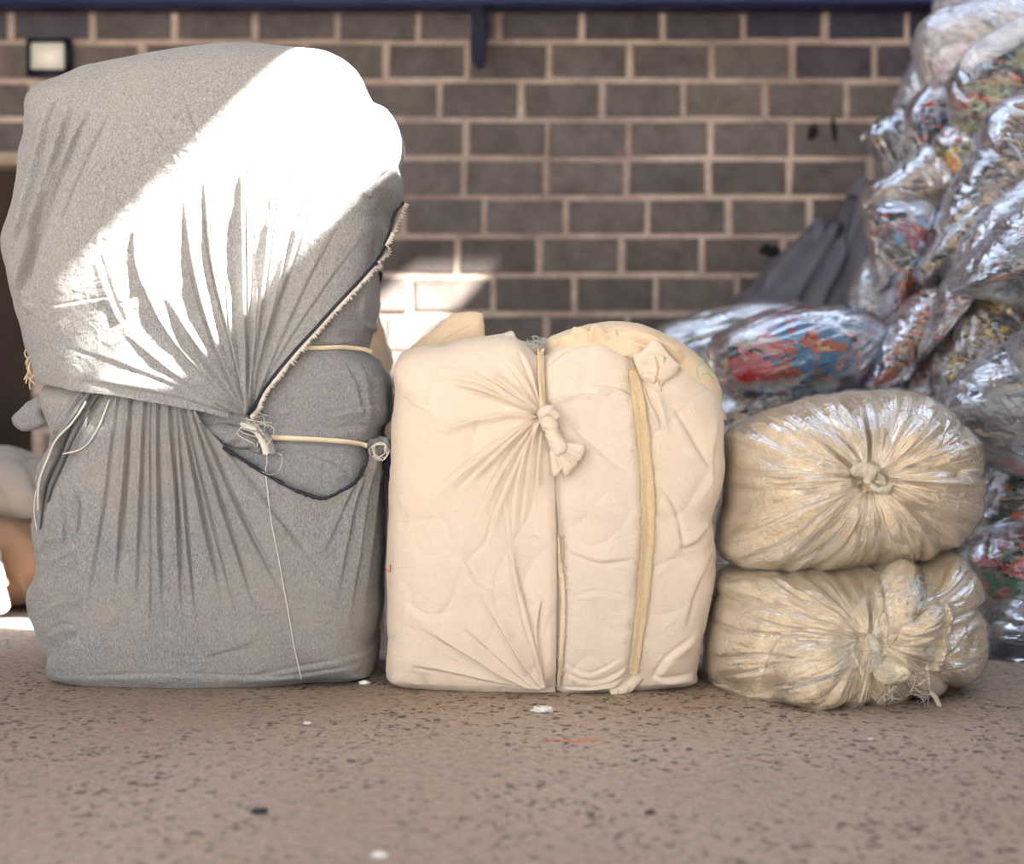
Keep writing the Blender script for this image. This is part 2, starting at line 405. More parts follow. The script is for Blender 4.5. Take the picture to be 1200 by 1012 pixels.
# ---------------------------------------------------------------- the building
WY = 7.6-CAMD                                        # wall face
def floor_mat():
    t = NT('worn_aggregate_concrete'); co = obco(t)
    big = t.noise(co, .9, 5, .6); mid = t.noise(co, 7, 5, .65); fine = t.noise(co, 90, 4, .7)
    base = t.ramp(big.outputs[0], [(.3, (.49, .395, .325)), (.5, (.58, .48, .40)), (.72, (.67, .57, .485))])
    c = t.mix(t.math('MULTIPLY', mid.outputs[0], .6), base.outputs[0], (.40, .335, .28))
    c = t.mix(1.0, c, t.ramp(fine.outputs[0], [(.3, (.82,)*3), (.7, (1.16,)*3)]).outputs[0], 'MULTIPLY')
    # dark stones, in worn patches
    warp = t.n('ShaderNodeVectorMath', {0: co, 1: t.n('ShaderNodeVectorMath', {0: t.noise(co, 30, 3, .6).outputs['Color'], 1: (.05, .05, .05)}, operation='MULTIPLY').outputs[0]}, operation='ADD')
    gran = t.noise(co, 38, 5, .75)
    c = t.mix(1.0, c, t.ramp(gran.outputs[0], [(.30, (.66, .62, .60)), (.5, (1,)*3), (.70, (1.22, 1.2, 1.16))]).outputs[0], 'MULTIPLY')
    v = t.n('ShaderNodeTexVoronoi', {'Vector': warp.outputs[0], 'Scale': 44.0, 'Randomness': 1.0})
    sc = t.n('ShaderNodeSeparateColor', {0: v.outputs['Color']})
    rad = t.math('ADD', t.math('MULTIPLY', sc.outputs[0], 0.34), .16)
    st = t.math('LESS_THAN', v.outputs['Distance'], rad)
    wear = t.ramp(t.noise(co, 1.7, 4, .65).outputs[0], [(.38, (.10,)*3), (.52, (1,)*3)])
    pick = t.math('MULTIPLY', t.math('LESS_THAN', sc.outputs[1], .75), st)
    fac = t.math('MULTIPLY', t.math('MULTIPLY', pick, wear.outputs[0]), .85)
    stone = t.ramp(sc.outputs[2], [(0, (.06, .055, .058)), (.5, (.11, .10, .105)), (.8, (.22, .16, .12)), (1, (.33, .29, .25))])
    c = t.mix(fac, c, stone.outputs[0])
    v2 = t.n('ShaderNodeTexVoronoi', {'Vector': warp.outputs[0], 'Scale': 75.0})
    s2 = t.n('ShaderNodeSeparateColor', {0: v2.outputs['Color']})
    f2 = t.math('MULTIPLY', t.math('MULTIPLY', t.math('LESS_THAN', v2.outputs['Distance'], .28), t.math('LESS_THAN', s2.outputs[0], .22)), .6)
    c = t.mix(f2, c, t.ramp(s2.outputs[1], [(0, (.09, .08, .08)), (.6, (.22, .19, .17)), (1, (.62, .55, .46))], 'CONSTANT').outputs[0])
    h = t.math('SUBTRACT', t.math('ADD', t.math('MULTIPLY', mid.outputs[0], .5), t.math('MULTIPLY', fine.outputs[0], .3)), t.math('MULTIPLY', fac, .35))
    p = t.n('ShaderNodeBsdfPrincipled', {'Base Color': c, 'Roughness': .8, 'Specular IOR Level': .25, 'Normal': t.bump(h, .012, .8)})
    return t.done(p)
mb = MB(); mb.box(-9, 9, -16, 7, -.15, 0); struct('floor', mb.me('floor', floor_mat(), False))

def block_mat():
    t = NT('concrete_block'); co = obco(t); at_ = t.n('ShaderNodeAttribute', attribute_name='tone'); tc = t.n('ShaderNodeSeparateColor', {0: at_.outputs['Color']})
    c = t.mix(tc.outputs[0], (.105, .088, .080), (.165, .138, .122)); c = t.mix(t.math('MULTIPLY', tc.outputs[1], .5), c, (.145, .125, .122))
    c = t.mix(tc.outputs[2], c, (.035, .036, .075))
    n1 = t.noise(co, 9, 6, .7); n2 = t.noise(co, 130, 3, .7)
    c = t.mix(1.0, c, t.ramp(n1.outputs[0], [(.3, (.72,)*3), (.7, (1.3,)*3)]).outputs[0], 'MULTIPLY')
    c = t.mix(1.0, c, t.ramp(n2.outputs[0], [(.3, (.75,)*3), (.7, (1.25,)*3)]).outputs[0], 'MULTIPLY')
    p = t.n('ShaderNodeBsdfPrincipled', {'Base Color': c, 'Roughness': .93, 'Specular IOR Level': .15, 'Normal': t.bump(n2.outputs[0], .004, .7)})
    return t.done(p)
def mortar_mat():
    t = NT('tan_mortar'); co = obco(t); n1 = t.noise(co, 2.2, 5, .7); n2 = t.noise(co, 60, 3, .7)
    c = t.ramp(n1.outputs[0], [(.32, (.26, .20, .17)), (.5, (.45, .35, .29)), (.66, (.62, .50, .41))])
    c = t.mix(1.0, c.outputs[0], t.ramp(n2.outputs[0], [(.3, (.75,)*3), (.7, (1.2,)*3)]).outputs[0], 'MULTIPLY')
    p = t.n('ShaderNodeBsdfPrincipled', {'Base Color': c, 'Roughness': .95, 'Specular IOR Level': .1, 'Normal': t.bump(n2.outputs[0], .006, .8)})
    return t.done(p)
WS = FPX/7.6                                         # wall px per metre
def wx(px): return (px-600)/WS
def wz(py): return CAMH-(py-HZ)/WS
BW, BH = 95.3/WS, 45.45/WS
phase = {0: 490.0, 1: 452.5, 2: 515.0, 3: 546.0, 4: 544.0, 5: 472.5, 6: 537.0, 7: 482.5, 8: 545.0}
DOORX, DOORZ = wx(38), wz(192)
r = np.random.RandomState(11); V, Q, MI, TONE = [], [], [], []
for k in range(-12, 15):
    ztop = wz(4+45.45*k); zb = ztop-BH
    if zb < 0: break
    ph = phase.get(k, 480+47.6*(k % 2)+r.uniform(-6, 6)); x0 = wx(ph)
    for i in range(-17, 18):
        g = .0135; a = x0+i*BW+g+r.normal()*.0025; b = x0+(i+1)*BW-g+r.normal()*.0025
        if a < -6.9 or b > 7.9: continue
        z0, z1 = zb+.0115+r.normal()*.0018, ztop-.0115+r.normal()*.0018
        if zb < DOORZ-.03 and a < DOORX:
            if b < DOORX+.05: continue
            a = DOORX+.01
        y = WY-.006+r.normal()*.0012; bev = .006
        n0 = len(V); jx = r.normal(size=(4, 2))*.0022
        for (xx, zz), (j1, j2) in zip(((a, z0), (b, z0), (b, z1), (a, z1)), jx): V.append((xx+j1, WY+.004, zz+j2))
        for (xx, zz), (j1, j2) in zip(((a+bev, z0+bev), (b-bev, z0+bev), (b-bev, z1-bev), (a+bev, z1-bev)), jx): V.append((xx+j1, y, zz+j2))
        f = [(4, 5, 6, 7), (0, 1, 5, 4), (1, 2, 6, 5), (2, 3, 7, 6), (3, 0, 4, 7)]
        Q += [tuple(n0+q for q in ff) for ff in f]; MI += [0]*5
        cxp = 600+(a+b)/2*WS; blue = 0
        if k <= 0: blue = .15+.15*(cxp > 600)+.45*(cxp > 880)
        if k == 1 and cxp > 900: blue = .45
        if k == 0 and cxp < 120: blue = .5
        TONE += [(r.uniform(), r.uniform(), blue, 1)]*5
def quad(x0, x1, z0, z1, y=WY):
    n0 = len(V); V.extend([(x0, y, z0), (x1, y, z0), (x1, y, z1), (x0, y, z1)]); Q.append((n0, n0+1, n0+2, n0+3)); MI.append(1); TONE.append((0, 0, 0, 1))
quad(DOORX, 8, 0, 5.6); quad(-7, DOORX, DOORZ, 5.6)
# thickness of the wall behind its face and round the opening
for (x0, x1, z0, z1) in ((DOORX, 8, 0, 5.6), (-7, DOORX, DOORZ, 5.6)):
    n0 = len(V); y1 = WY+.2
    V.extend([(x0, WY, z0), (x1, WY, z0), (x1, WY, z1), (x0, WY, z1), (x0, y1, z0), (x1, y1, z0), (x1, y1, z1), (x0, y1, z1)])
    for ff in ((4, 7, 6, 5), (0, 4, 5, 1), (0, 3, 7, 4), (3, 2, 6, 7), (1, 5, 6, 2)): Q.append(tuple(n0+q for q in ff)); MI.append(1); TONE.append((0, 0, 0, 1))
me = bpy.data.meshes.new('wall_back'); me.from_pydata(V, [], Q); me.materials.append(block_mat()); me.materials.append(mortar_mat())
me.polygons.foreach_set('material_index', MI); at_ = me.color_attributes.new('tone', 'FLOAT_COLOR', 'CORNER')
at_.data.foreach_set('color', np.repeat(np.array(TONE, np.float32), 4, 0).ravel()); me.update()
wall = struct('wall_back', me)
# small flat black spots on the blocks
def blob(cx, cz, rx, rz, y, th=.004, seed=0, n=40):
    r_ = np.random.RandomState(seed); a = np.arange(n)*2*np.pi/n; k = 1+.22*np.sin(a*2+seed)+.14*np.sin(a*5+seed*2)+r_.normal(size=n)*.04
    mb = MB(); X = cx+rx*k*np.cos(a); Z = cz+rz*k*np.sin(a)
    F = np.stack([X, np.full(n, y-th), Z], -1); F2 = np.stack([cx+(X-cx)*1.06, np.full(n, y+.01), cz+(Z-cz)*1.06], -1)
    j = np.arange(n); k2 = (j+1) % n
    mb.add(np.vstack([F, F2, [[cx, y-th, cz]]]), np.stack([j, k2, n+k2, n+j], -1), np.stack([np.full(n, 2*n), k2, j], -1)); return mb
spot_mat = plain('black_spot', (.012, .011, .012), .95)
for i, (px, py, rx, rz) in enumerate(((952, 155, 5, 11), (903, 294, 11, 9), (977, 152, 3, 14))):
    o = link('dark_spot', blob(wx(px), wz(py), rx/WS, rz/WS, WY-.0075, .002, i+1).me('dark_spot', spot_mat), wall)
# dark room beyond the opening, lintel, other walls
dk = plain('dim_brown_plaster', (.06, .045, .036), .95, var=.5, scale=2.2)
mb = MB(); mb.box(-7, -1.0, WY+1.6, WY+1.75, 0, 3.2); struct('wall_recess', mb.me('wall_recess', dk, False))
mb = MB(); mb.box(-7, DOORX+.25, WY-.03, WY+.18, DOORZ-.005, DOORZ+.055); struct('trim_1', mb.me('trim_1', plain('tan_lintel', (.42, .33, .24), .9), False))
pl = plain('pale_plaster', (.52, .50, .47), .9, var=.15, scale=2)
mb = MB(); mb.box(8, 8.2, -6, WY+2, 0, 5.6); struct('wall_right', mb.me('wall_right', pl, False))
mb = MB(); mb.box(1.6, 8.2, -6.2, -6, 0, 5.6); mb.box(-7.2, 1.6, -6.2, -6, 4.1, 5.6); struct('added_front_wall', mb.me('added_front_wall', pl, False))  # unseen front wall, put in so daylight comes from the front left
mb = MB(); mb.box(-7.2, -7, -6, WY+2, 0, 5.6); struct('wall_left', mb.me('wall_left', pl, False))
# roof: sheets on a grid; gaps cut to shape the sun patches, glowing sheets added
xs = [-7.2, -5.5, .9, 2.56, 2.75, 2.85, 2.92, 3.00, 3.11, 3.28, 3.43, 4.4, 7.4, 8.2]; ys = [-6, -1.42, -1.375, -1.335, -.9, -.72, -.48, .4, .9, 2.16, 3.0, 5.6]
mr, mg, mg2 = MB(), MB(), MB()
for i in range(len(xs)-1):
    for j in range(len(ys)-1):
        cx, cy = (xs[i]+xs[i+1])/2, (ys[j]+ys[j+1])/2
        hole = ((2.56 if cy > -1.335 else 2.75 if cy > -1.375 else 2.92) < cx < 3.11 and -1.42 < cy < -.9) or (3.0 < cx < 3.43 and .9 < cy < 2.16) or (2.85 < cx < 3.28 and -.72 < cy < -.48)
        g1 = (-5.5 < cx < 2.56 and .4 < cy < 3.0); g2 = (3.43 < cx < 7.4 and -.72 < cy < 3.0)
        if hole: continue
        (mg if g1 else mg2 if g2 else mr).box(xs[i], xs[i+1], ys[j], ys[j+1], 5.0, 5.02)
struct('ceiling', mr.me('ceiling', plain('galvanised_roof_sheet', (.42, .42, .43), .6, var=.1), False))
tg = NT('added_translucent_sheet'); a_ = tg.n('ShaderNodeBsdfTranslucent', {'Color': (.28, .31, .36, 1)}); b_ = tg.n('ShaderNodeBsdfDiffuse', {'Color': (.8, .85, .9, 1)})
tgm = tg.done(tg.n('ShaderNodeMixShader', {0: .35, 1: a_, 2: b_}))
struct('added_glow_sheet_1', mg.me('added_glow_sheet_1', tgm, False)); struct('added_glow_sheet_2', mg2.me('added_glow_sheet_2', tgm, False))  # unseen translucent sheets, put in to brighten the rims of bales and bags

# steel beam at the top of the wall with a dark hanging tail
mb = MB(); zb_ = CAMH-(7-HZ)*7.42/FPX
for (y0, y1, z0, z1) in ((3.17, 3.37, zb_, zb_+.018), (3.26, 3.28, zb_+.018, zb_+.26), (3.17, 3.37, zb_+.26, zb_+.278)): mb.box(-6.9, 7.9, y0, y1, z0, z1)
struct('beam', mb.me('beam', M['navy'], False))
sp = catmull([(560, 0), (563, 30), (561, 55), (563, 80)], 8, False)
mb = MB(); P = np.array([at(u, v, 7.44) for u, v in sp]); P[0, 2] = zb_+.005
mb.tube(P, np.interp(np.linspace(0, 1, len(P)), [0, .5, .8, 1], [.036, .044, .038, .016]), 10)
o = single('rag', mb.me('rag', M['navydark']), 'dark navy rag hanging from the blue beam against the block wall', 'rag')
# flood light on the wall
c = at(55, 66, 7.5)
fl = thing('flood_light', 'small square flood light with a pale panel and black frame on the wall', 'light', (c[0], WY-.01, c[2]-.1))
hx = 25/240; hz = 22/240
mb = MB(); mb.box(c[0]-hx, c[0]+hx, 3.335, 3.40, c[2]-hz, c[2]+hz)
link('housing', mb.me('housing', plain('black_housing', (.012, .013, .02), .4), False), fl)
mb = MB()
for (x0, x1, z0, z1) in ((-hx, hx, hz-.022, hz), (-hx, hx, -hz, -hz+.03), (-hx, -hx+.022, -hz, hz), (hx-.022, hx, -hz, hz)): mb.box(c[0]+x0, c[0]+x1, 3.322, 3.34, c[2]+z0, c[2]+z1)
link('frame', mb.me('frame', plain('black_frame', (.012, .014, .03), .35), False), fl)
mb = MB(); mb.box(c[0]-hx+.02, c[0]+hx-.02, 3.328, 3.336, c[2]-hz+.028, c[2]+hz-.02)
link('light_panel', mb.me('light_panel', plain('frosted_panel', (.80, .78, .66), .25, var=.03), False), fl)

# ---------------------------------------------------------------- tall grey bale
def at_front(px, py): return ((px-600)/PM, CAMH-(py-HZ)/PM)
G = thing('cloth_bale', 'tall grey cloth-wrapped bale, knotted at its middle, sunlight across its top', 'bale', ((245-600)/PM, .33, 0))
DG, HG = 4.51, .315
inner = Body([(250, 200), (330, 190), (410, 220), (446, 262), (452, 300), (450, 345), (444, 380), (438, 407), (446, 428), (452, 470), (450, 508), (446, 522), (450, 560), (449, 700), (444, 780), (425, 800),
              (330, 806), (150, 806), (70, 800), (56, 780), (54, 700), (60, 560), (60, 430), (70, 300), (130, 220)], DG, HG-.03, 4.6, (270, 500), 620, 220)
FX, FY = inner.FX, inner.FY; H = .006*fbm(FX*.02, FY*.03, 0*FX)
for (y0, sl) in ((407, .02), (519, .08)):            # pinched by the straps
    yy = y0+(FX-300)*sl; H -= .010*np.exp(-((FY-yy)/6)**2)*smooth(280, 340, FX)
H += .014*np.exp(-((FY-462)/38)**2)*smooth(260, 420, FX)
for pts, w_, a in (([(360, 486), (400, 482), (435, 470)], 7, .008), ([(330, 500), (380, 505), (430, 500)], 8, .008), ([(400, 425), (412, 455), (418, 490)], 6, .012),
                   ([(416, 418), (424, 460), (426, 505)], 6, .014), ([(430, 425), (436, 460), (438, 505)], 5, .014), ([(345, 455), (390, 448), (420, 440)], 6, .005), ([(395, 395), (380, 372), (350, 372)], 7, .010),
                   ([(425, 395), (415, 370), (420, 340)], 6, .010), ([(350, 530), (390, 545), (405, 560)], 7, .006), ([(340, 395), (380, 380), (430, 372)], 8, .008)):
    crease(H, FX, FY, pts, w_, a)
Vi = inner.displaced(H)
link('inner_bundle', inner.mesh('inner_bundle', Vi, M['grey_in']), G)

lower = Body([(60, 440), (150, 425), (300, 425), (400, 470), (449, 512), (453, 545), (452, 620), (451, 700), (446, 775), (425, 798), (330, 807), (200, 810), (95, 808), (58, 800), (50, 775), (44, 745), (31, 715), (29, 690), (40, 660),
              (38, 615), (42, 570), (50, 530), (46, 480)], DG, HG, 4.8, (245, 620), 800, 300)
FX, FY = lower.FX, lower.FY; H = .006*fbm(FX*.012, FY*.012, 0*FX+3)+.0015*fbm(FX*.06, FY*.04, 0*FX+9)
PL = [([(150, 465), (146, 560), (132, 720)], (3, 9), .015), ([(168, 468), (164, 590), (158, 730)], (3, 8), .012), ([(183, 470), (186, 600), (190, 740)], (3, 8), .013), ([(196, 472), (207, 590), (212, 735)], (3, 7), .016),
      ([(210, 474), (232, 580), (262, 720)], (3, 8), .015), ([(222, 476), (262, 600), (305, 735)], (3, 8), .014), ([(228, 480), (285, 610), (345, 725)], (3, 10), .013), ([(236, 492), (290, 560), (350, 640), (400, 700)], (3, 10), .008),
      ([(135, 466), (120, 600), (95, 740)], (3, 12), .007), ([(206, 476), (220, 640), (232, 760)], (3, 6), .009), ([(174, 468), (176, 640), (175, 770)], (2, 5), .007), ([(215, 480), (255, 640), (280, 740)], (2, 5), .009),
      ([(426, 530), (412, 600), (392, 720)], (3, 7), .009), ([(431, 530), (422, 620), (408, 740)], (3, 6), .010), ([(437, 530), (432, 620), (422, 750)], (3, 5), .010), ([(443, 530), (441, 640), (436, 760)], (2, 4), .010),
      ([(421, 540), (400, 600), (370, 670)], (3, 8), .006), ([(103, 466), (70, 520), (45, 585), (38, 640)], (5, 8), .018), ([(92, 464), (62, 510), (46, 560)], (4, 6), .012), ([(112, 468), (84, 530), (60, 580)], (4, 6), .010)]
for pts, w_, a in PL: crease(H, FX, FY, pts, w_, a*1.5, e=(0, .5))
for pts, w_, a in (([(36, 650), (60, 610), (82, 575)], 9, .016), ([(28, 700), (50, 672), (90, 650)], 9, .016), ([(40, 725), (60, 705), (95, 700)], 8, .012), ([(44, 640), (52, 610), (60, 590)], 6, .010), ([(45, 750), (70, 735), (90, 738)], 7, .008),
                   ([(75, 560), (92, 590), (88, 630)], 7, .007), ([(60, 560), (75, 600), (72, 640)], 6, .007), ([(310, 745), (280, 760), (240, 770)], 9, .004), ([(60, 798), (200, 792), (330, 795), (440, 780)], 5, .006), ([(270, 800), (350, 785), (440, 768)], 7, .006)):
    crease(H, FX, FY, pts, w_, a)
polyL = [(-80, 428), (222, 440), (226, 478), (240, 500), (262, 522), (300, 548), (345, 573), (378, 583), (400, 574), (414, 565), (424, 545), (424, 524), (440, 514), (700, 505), (700, 1100), (-80, 1100)]
sdl = poly_sd(FX, FY, polyL); H += .010*np.exp(-(sdl/14)**2)*(FX > 225)-.012*smooth(470, 440, FY)*(FX < 330)
Vl = snap(lower, lower.displaced(H), sdl, polyL)
lo = link('lower_cover', lower.mesh('lower_cover', Vl, M['grey_low'], keep=sdl), G)

upper = Body([(290, 52), (200, 58), (120, 71), (70, 87), (42, 99), (28, 120), (22, 170), (16, 230), (3, 280), (9, 325), (20, 370), (31, 412), (46, 445), (56, 475), (90, 560), (230, 600), (380, 560),
              (438, 470), (444, 400), (448, 330), (458, 268), (470, 238), (474, 215), (471, 180), (466, 153), (441, 124), (425, 92), (396, 68), (355, 54)], DG, HG+.005, 4.8, (265, 300), 800, 300)
FX, FY = upper.FX, upper.FY; H = .008*fbm(FX*.010, FY*.010, 0*FX+5)+.0018*fbm(FX*.05, FY*.05, 0*FX+1)
K = (292, 492)
UL = [([(287, 130), (287, 250), (289, 380), K], (6, 3), .022, 1), ([(332, 150), (316, 290), (300, 420), K], (7, 3), .018, 1), ([(382, 150), (350, 280), (312, 400), K], (8, 3), .018, 1), ([(212, 215), (222, 300), (250, 400), K], (9, 3), .022, -1),
      ([(236, 190), (246, 300), (270, 400), K], (6, 3), .018, -1), ([(182, 335), (222, 395), (262, 450), K], (10, 3), .020, -1), ([(152, 255), (165, 330), (205, 405), K], (7, 3), .012, -1), ([(420, 215), (360, 330), (312, 440), K], (9, 3), .010, 1),
      ([(450, 235), (380, 335), (320, 430), K], (7, 3), .008, 1), ([(130, 380), (190, 430), (250, 470), K], (8, 3), .012, -1), ([(62, 440), (140, 452), (220, 468), K], (8, 4), .016, -1), ([(60, 400), (150, 430), (230, 462), K], (7, 3), .007, -1),
      ([(262, 300), (270, 390), (282, 450), K], (4, 2), .010, -1), ([(305, 300), (300, 400), (294, 460), K], (4, 2), .010, 1), ([(330, 330), (310, 420), K], (5, 2), .010, 1), ([(345, 250), (322, 360), (298, 450), K], (5, 3), .010, 1),
      ([(300, 180), (294, 320), (290, 440), K], (5, 3), .009, 1), ([(195, 350), (235, 430), (275, 475), K], (6, 3), .010, -1)]
for pts, w_, a, f in UL: crease(H, FX, FY, pts, w_, a*.85, flip=f, e=(.45, .04))
for pts, w_, a, f in (([(86, 110), (60, 200), (36, 290), (20, 350)], 8, .028, 1), ([(64, 110), (38, 200), (16, 290)], 7, .024, 1), ([(108, 118), (72, 200), (42, 280), (26, 330)], 6, .020, 1), ([(74, 180), (52, 240), (40, 275)], 5, .024, 1), ([(130, 125), (100, 190), (70, 260)], 6, .007, 1),
                      ([(20, 250), (14, 300), (24, 370)], 7, .016, -1), ([(210, 100), (228, 150), (238, 170)], 5, .004, 1), ([(175, 140), (200, 175), (215, 195)], 5, .004, 1), ([(135, 180), (125, 230), (115, 290)], 4, .004, 1),
                      ([(455, 190), (440, 205), (432, 230)], 6, .012, 1), ([(468, 200), (455, 215), (448, 240)], 5, .012, 1), ([(330, 62), (400, 110), (440, 170)], 26, .010, 1), ([(420, 110), (445, 150), (462, 185)], 14, .014, -1),
                      ([(50, 360), (85, 355), (130, 348)], 5, .004, 1), ([(112, 290), (128, 340), (145, 380)], 7, .008, 1), ([(165, 255), (160, 300), (172, 340)], 5, .008, 1)):
    crease(H, FX, FY, pts, w_, a, flip=f)
K_d = np.hypot(FX-K[0], FY-K[1]); H -= .030*np.exp(-(K_d/26)**2)
polyU = [(-80, 448), (45, 450), (90, 458), (130, 462), (190, 473), (240, 482), (286, 496), (297, 488), (304, 466), (322, 440), (345, 412), (372, 382), (398, 352), (420, 325), (438, 300), (450, 275), (458, 250), (468, 232), (480, 222), (700, 200), (700, -200), (-80, -200)]
sdu = poly_sd(FX, FY, polyU)
H += .016*np.exp(-(sdu/22)**2)*(FX < 270)*smooth(60, 90, FX)*smooth(296, 230, FX)+.004
Vu = snap(upper, upper.displaced(H), sdu, polyU)
link('upper_cover', upper.mesh('upper_cover', Vu, M['grey'], keep=sdu), G)
maskI = inner.front > .1; SI = Surf(Vi[maskI], Vl[(lower.front > .1) & (sdl < 0)]); SU = Surf(Vu[(upper.front > .05) & (sdu < 2)]); SA = Surf(Vi[maskI], Vl[(lower.front > .1) & (sdl < 0)], Vu[(upper.front > .05) & (sdu < 2)])
# hem of the upper cover: dark tape and a frayed white fringe
hem = [(470, 232), (459, 250), (451, 275), (439, 299), (421, 325), (398, 352), (372, 382), (345, 412), (322, 440), (305, 465), (296, 486)]
hm = link('hem', ribbon(SU, hem, 5.0, .004, .004, 8, 4).me('hem', M['dark']), G); hm['label'] = 'charcoal hem tape'
fr = MB(); Q_ = catmull(hem, 26, False); T_ = np.gradient(Q_, axis=0); T_ /= np.hypot(*T_.T)[:, None]; rr = np.random.RandomState(3)
ys_ = SU.pts(hem, .003, 26)
for i in range(0, len(Q_)):
    nx, ny = -T_[i, 1], T_[i, 0]
    if nx < 0: nx, ny = -nx, -ny
    L_ = rr.uniform(3.5, 6); a0 = np.array(ys_[i]); du = (nx*L_+rr.normal()*1.2)/PM; dv = (ny*L_+rr.normal()*1.2)/PM
    p = [a0+(nx*2/PM, 0, -ny*2/PM), a0+(nx*2/PM+du*.5, -.003, -ny*2/PM-dv*.5), a0+(nx*2/PM+du, rr.uniform(-.004, .003), -ny*2/PM-dv)]
    fr.tube(np.array(p), [.0030, .0026, .0012], 4)
fg = link('fringe', fr.me('fringe', M['fringe']), G); fg['label'] = 'frayed off-white selvedge fringe'
link('cover_edge', ribbon(SI, [(262, 524), (300, 549), (345, 574), (378, 584), (400, 575), (414, 566), (422, 548)], 4.0, .005, .003, 8, 4, rag=.4).me('cover_edge', M['dark']), G)['label'] = 'black bound edge of the lower cover'
link('strap', ribbon(SI, [(352, 407), (375, 407), (398, 406), (420, 408), (430, 411)], 5.0, .003, .004, 6, 4).me('strap', M['strap']), G)['label'] = 'cream binding strap'
link('strap', ribbon(SI, [(308, 513), (340, 514), (375, 516), (405, 519), (426, 524)], 6.0, .003, .005, 6, 4).me('strap', M['strap']), G)['label'] = 'cream binding strap'
for pp in ([(104, 462), (74, 515), (48, 572), (40, 622)], [(112, 464), (86, 512), (62, 560), (50, 590)]):
    link('side_tape', ribbon(SI, pp, [2, 3.5, 3.5, 1.5], .003, .002, 8, 4).me('side_tape', M['side']), G)['label'] = 'dark tape slanting down the left side'
# knots and cloth ends
def roll(pts_px, rad, y, mat, name, parent, seed=0, twist=7, lump=.28, nn=26):
    P2 = catmull(pts_px, 10, False); P = np.array([((u-600)/PM, y, CAMH-(v-HZ)/PM) for u, v in P2]); m = len(P)
    ra = np.interp(np.linspace(0, 1, m), np.linspace(0, 1, len(rad)), rad)/PM
    mbx = MB(); mbx.tube(P, ra, nn); V0 = mbx.V[0]; k = m*nn
    ax = P[:, None].repeat(nn, 1).reshape(-1, 3); tt = np.repeat(np.linspace(0, 1, m), nn); an = np.tile(np.arange(nn)*2*np.pi/nn, m)
    s_ = 1+lump*ridge(pn(an*1.3*0+np.cos(an+twist*tt)*1.6, np.sin(an+twist*tt)*1.6, tt*3+seed*7.1), 2.5)-lump*.5
    V0[:k] = ax+(V0[:k]-ax)*s_[:, None]
    mbx.V[0] = V0
    return link(name, mbx.me(name, mat), parent)
yk = SA.y(285, 500)
kn = roll([(236, 505), (255, 507), (275, 512), (292, 520), (303, 530)], [4, 11, 13, 9, 3], yk-.004, M['grey_in'], 'knot', G, 1)
roll([(286, 498), (300, 503), (312, 512), (320, 532)], [2, 4.5, 4.5, 5], yk-.035, M['grey_in'], 'strap_end', kn, 2, lump=.2)
mbt = MB(); yk2 = yk-.046
for s_ in range(14):
    a = np.array([rr.uniform(282, 300), rr.uniform(488, 502)]); b = a+(rr.uniform(4, 30), rr.uniform(-6, 34)); mid = (a+b)/2+rr.normal(size=2)*7
    P2 = catmull([a, mid, b], 6, False); mbt.tube(np.array([((u-600)/PM, yk2+rr.normal()*.002, CAMH-(v-HZ)/PM) for u, v in P2]), .0011, 4)
mbt.tube(SA.pts([(316, 528), (328, 535), (326, 550), (318, 556), (306, 552)], .006, 8), .0012, 4)
link('thread_tangle', mbt.me('thread_tangle', M['fringe']), kn)
roll([(282, 496), (292, 500), (304, 504)], [2, 3.2, 2], yk-.040, M['fringe'], 'binding_tape', kn, 5, lump=.3)
roll([(300, 506), (309, 520), (313, 532)], [2, 3.5, 4.5], yk-.041, M['fringe'], 'binding_tape', kn, 6, lump=.35)
P = SA.pts([(310, 530), (312, 560), (318, 610), (327, 660), (336, 710), (344, 760), (351, 800)], .004, 10)
tm = MB(); tm.tube(P, .0014, 4); link('loose_thread', tm.me('loose_thread', M['thread']), G)['label'] = 'single white thread hanging down the front'
tm = MB(); tm.tube(SA.pts([(100, 470), (85, 495), (62, 520), (44, 560), (38, 600)], .006, 10), .0032, 5); tm.tube(SA.pts([(126, 468), (112, 505), (96, 525), (72, 532)], .006, 10), .0024, 5); tm.tube(SA.pts([(38, 575), (33, 600), (36, 622)], .005, 8), .0014, 4)
link('cord', tm.me('cord', M['fringe']), G)['label'] = 'pale cord'
roll([(426, 522), (438, 526), (452, 522)], [5, 12, 8], SA.y(430, 520)+.05, M['grey_in'], 'side_knot', G, 8, lump=.45)
sk = [o_ for o_ in G.children if o_.name.startswith('side_knot')][0]
roll([(444, 528), (450, 545), (448, 562)], [6, 10, 3], SA.y(440, 530)+.09, M['navydark'], 'knot_tail', sk, 9, lump=.4)
tm = MB()
for i in range(7):
    a = rr.uniform(0, 6.28); P2 = [(442+9*math.cos(a+t*.9)+rr.normal()*1.5, 530+9*math.sin(a+t*.9)+rr.normal()*1.5) for t in range(6)]
    P2 = catmull(P2, 5, False); y0 = SA.y(436, 524)+.015
    tm.tube(np.array([((u-600)/PM, y0-.012, CAMH-(v-HZ)/PM) for u, v in P2]), .0011, 4)
link('thread_loops', tm.me('thread_loops', M['fringe']), sk)
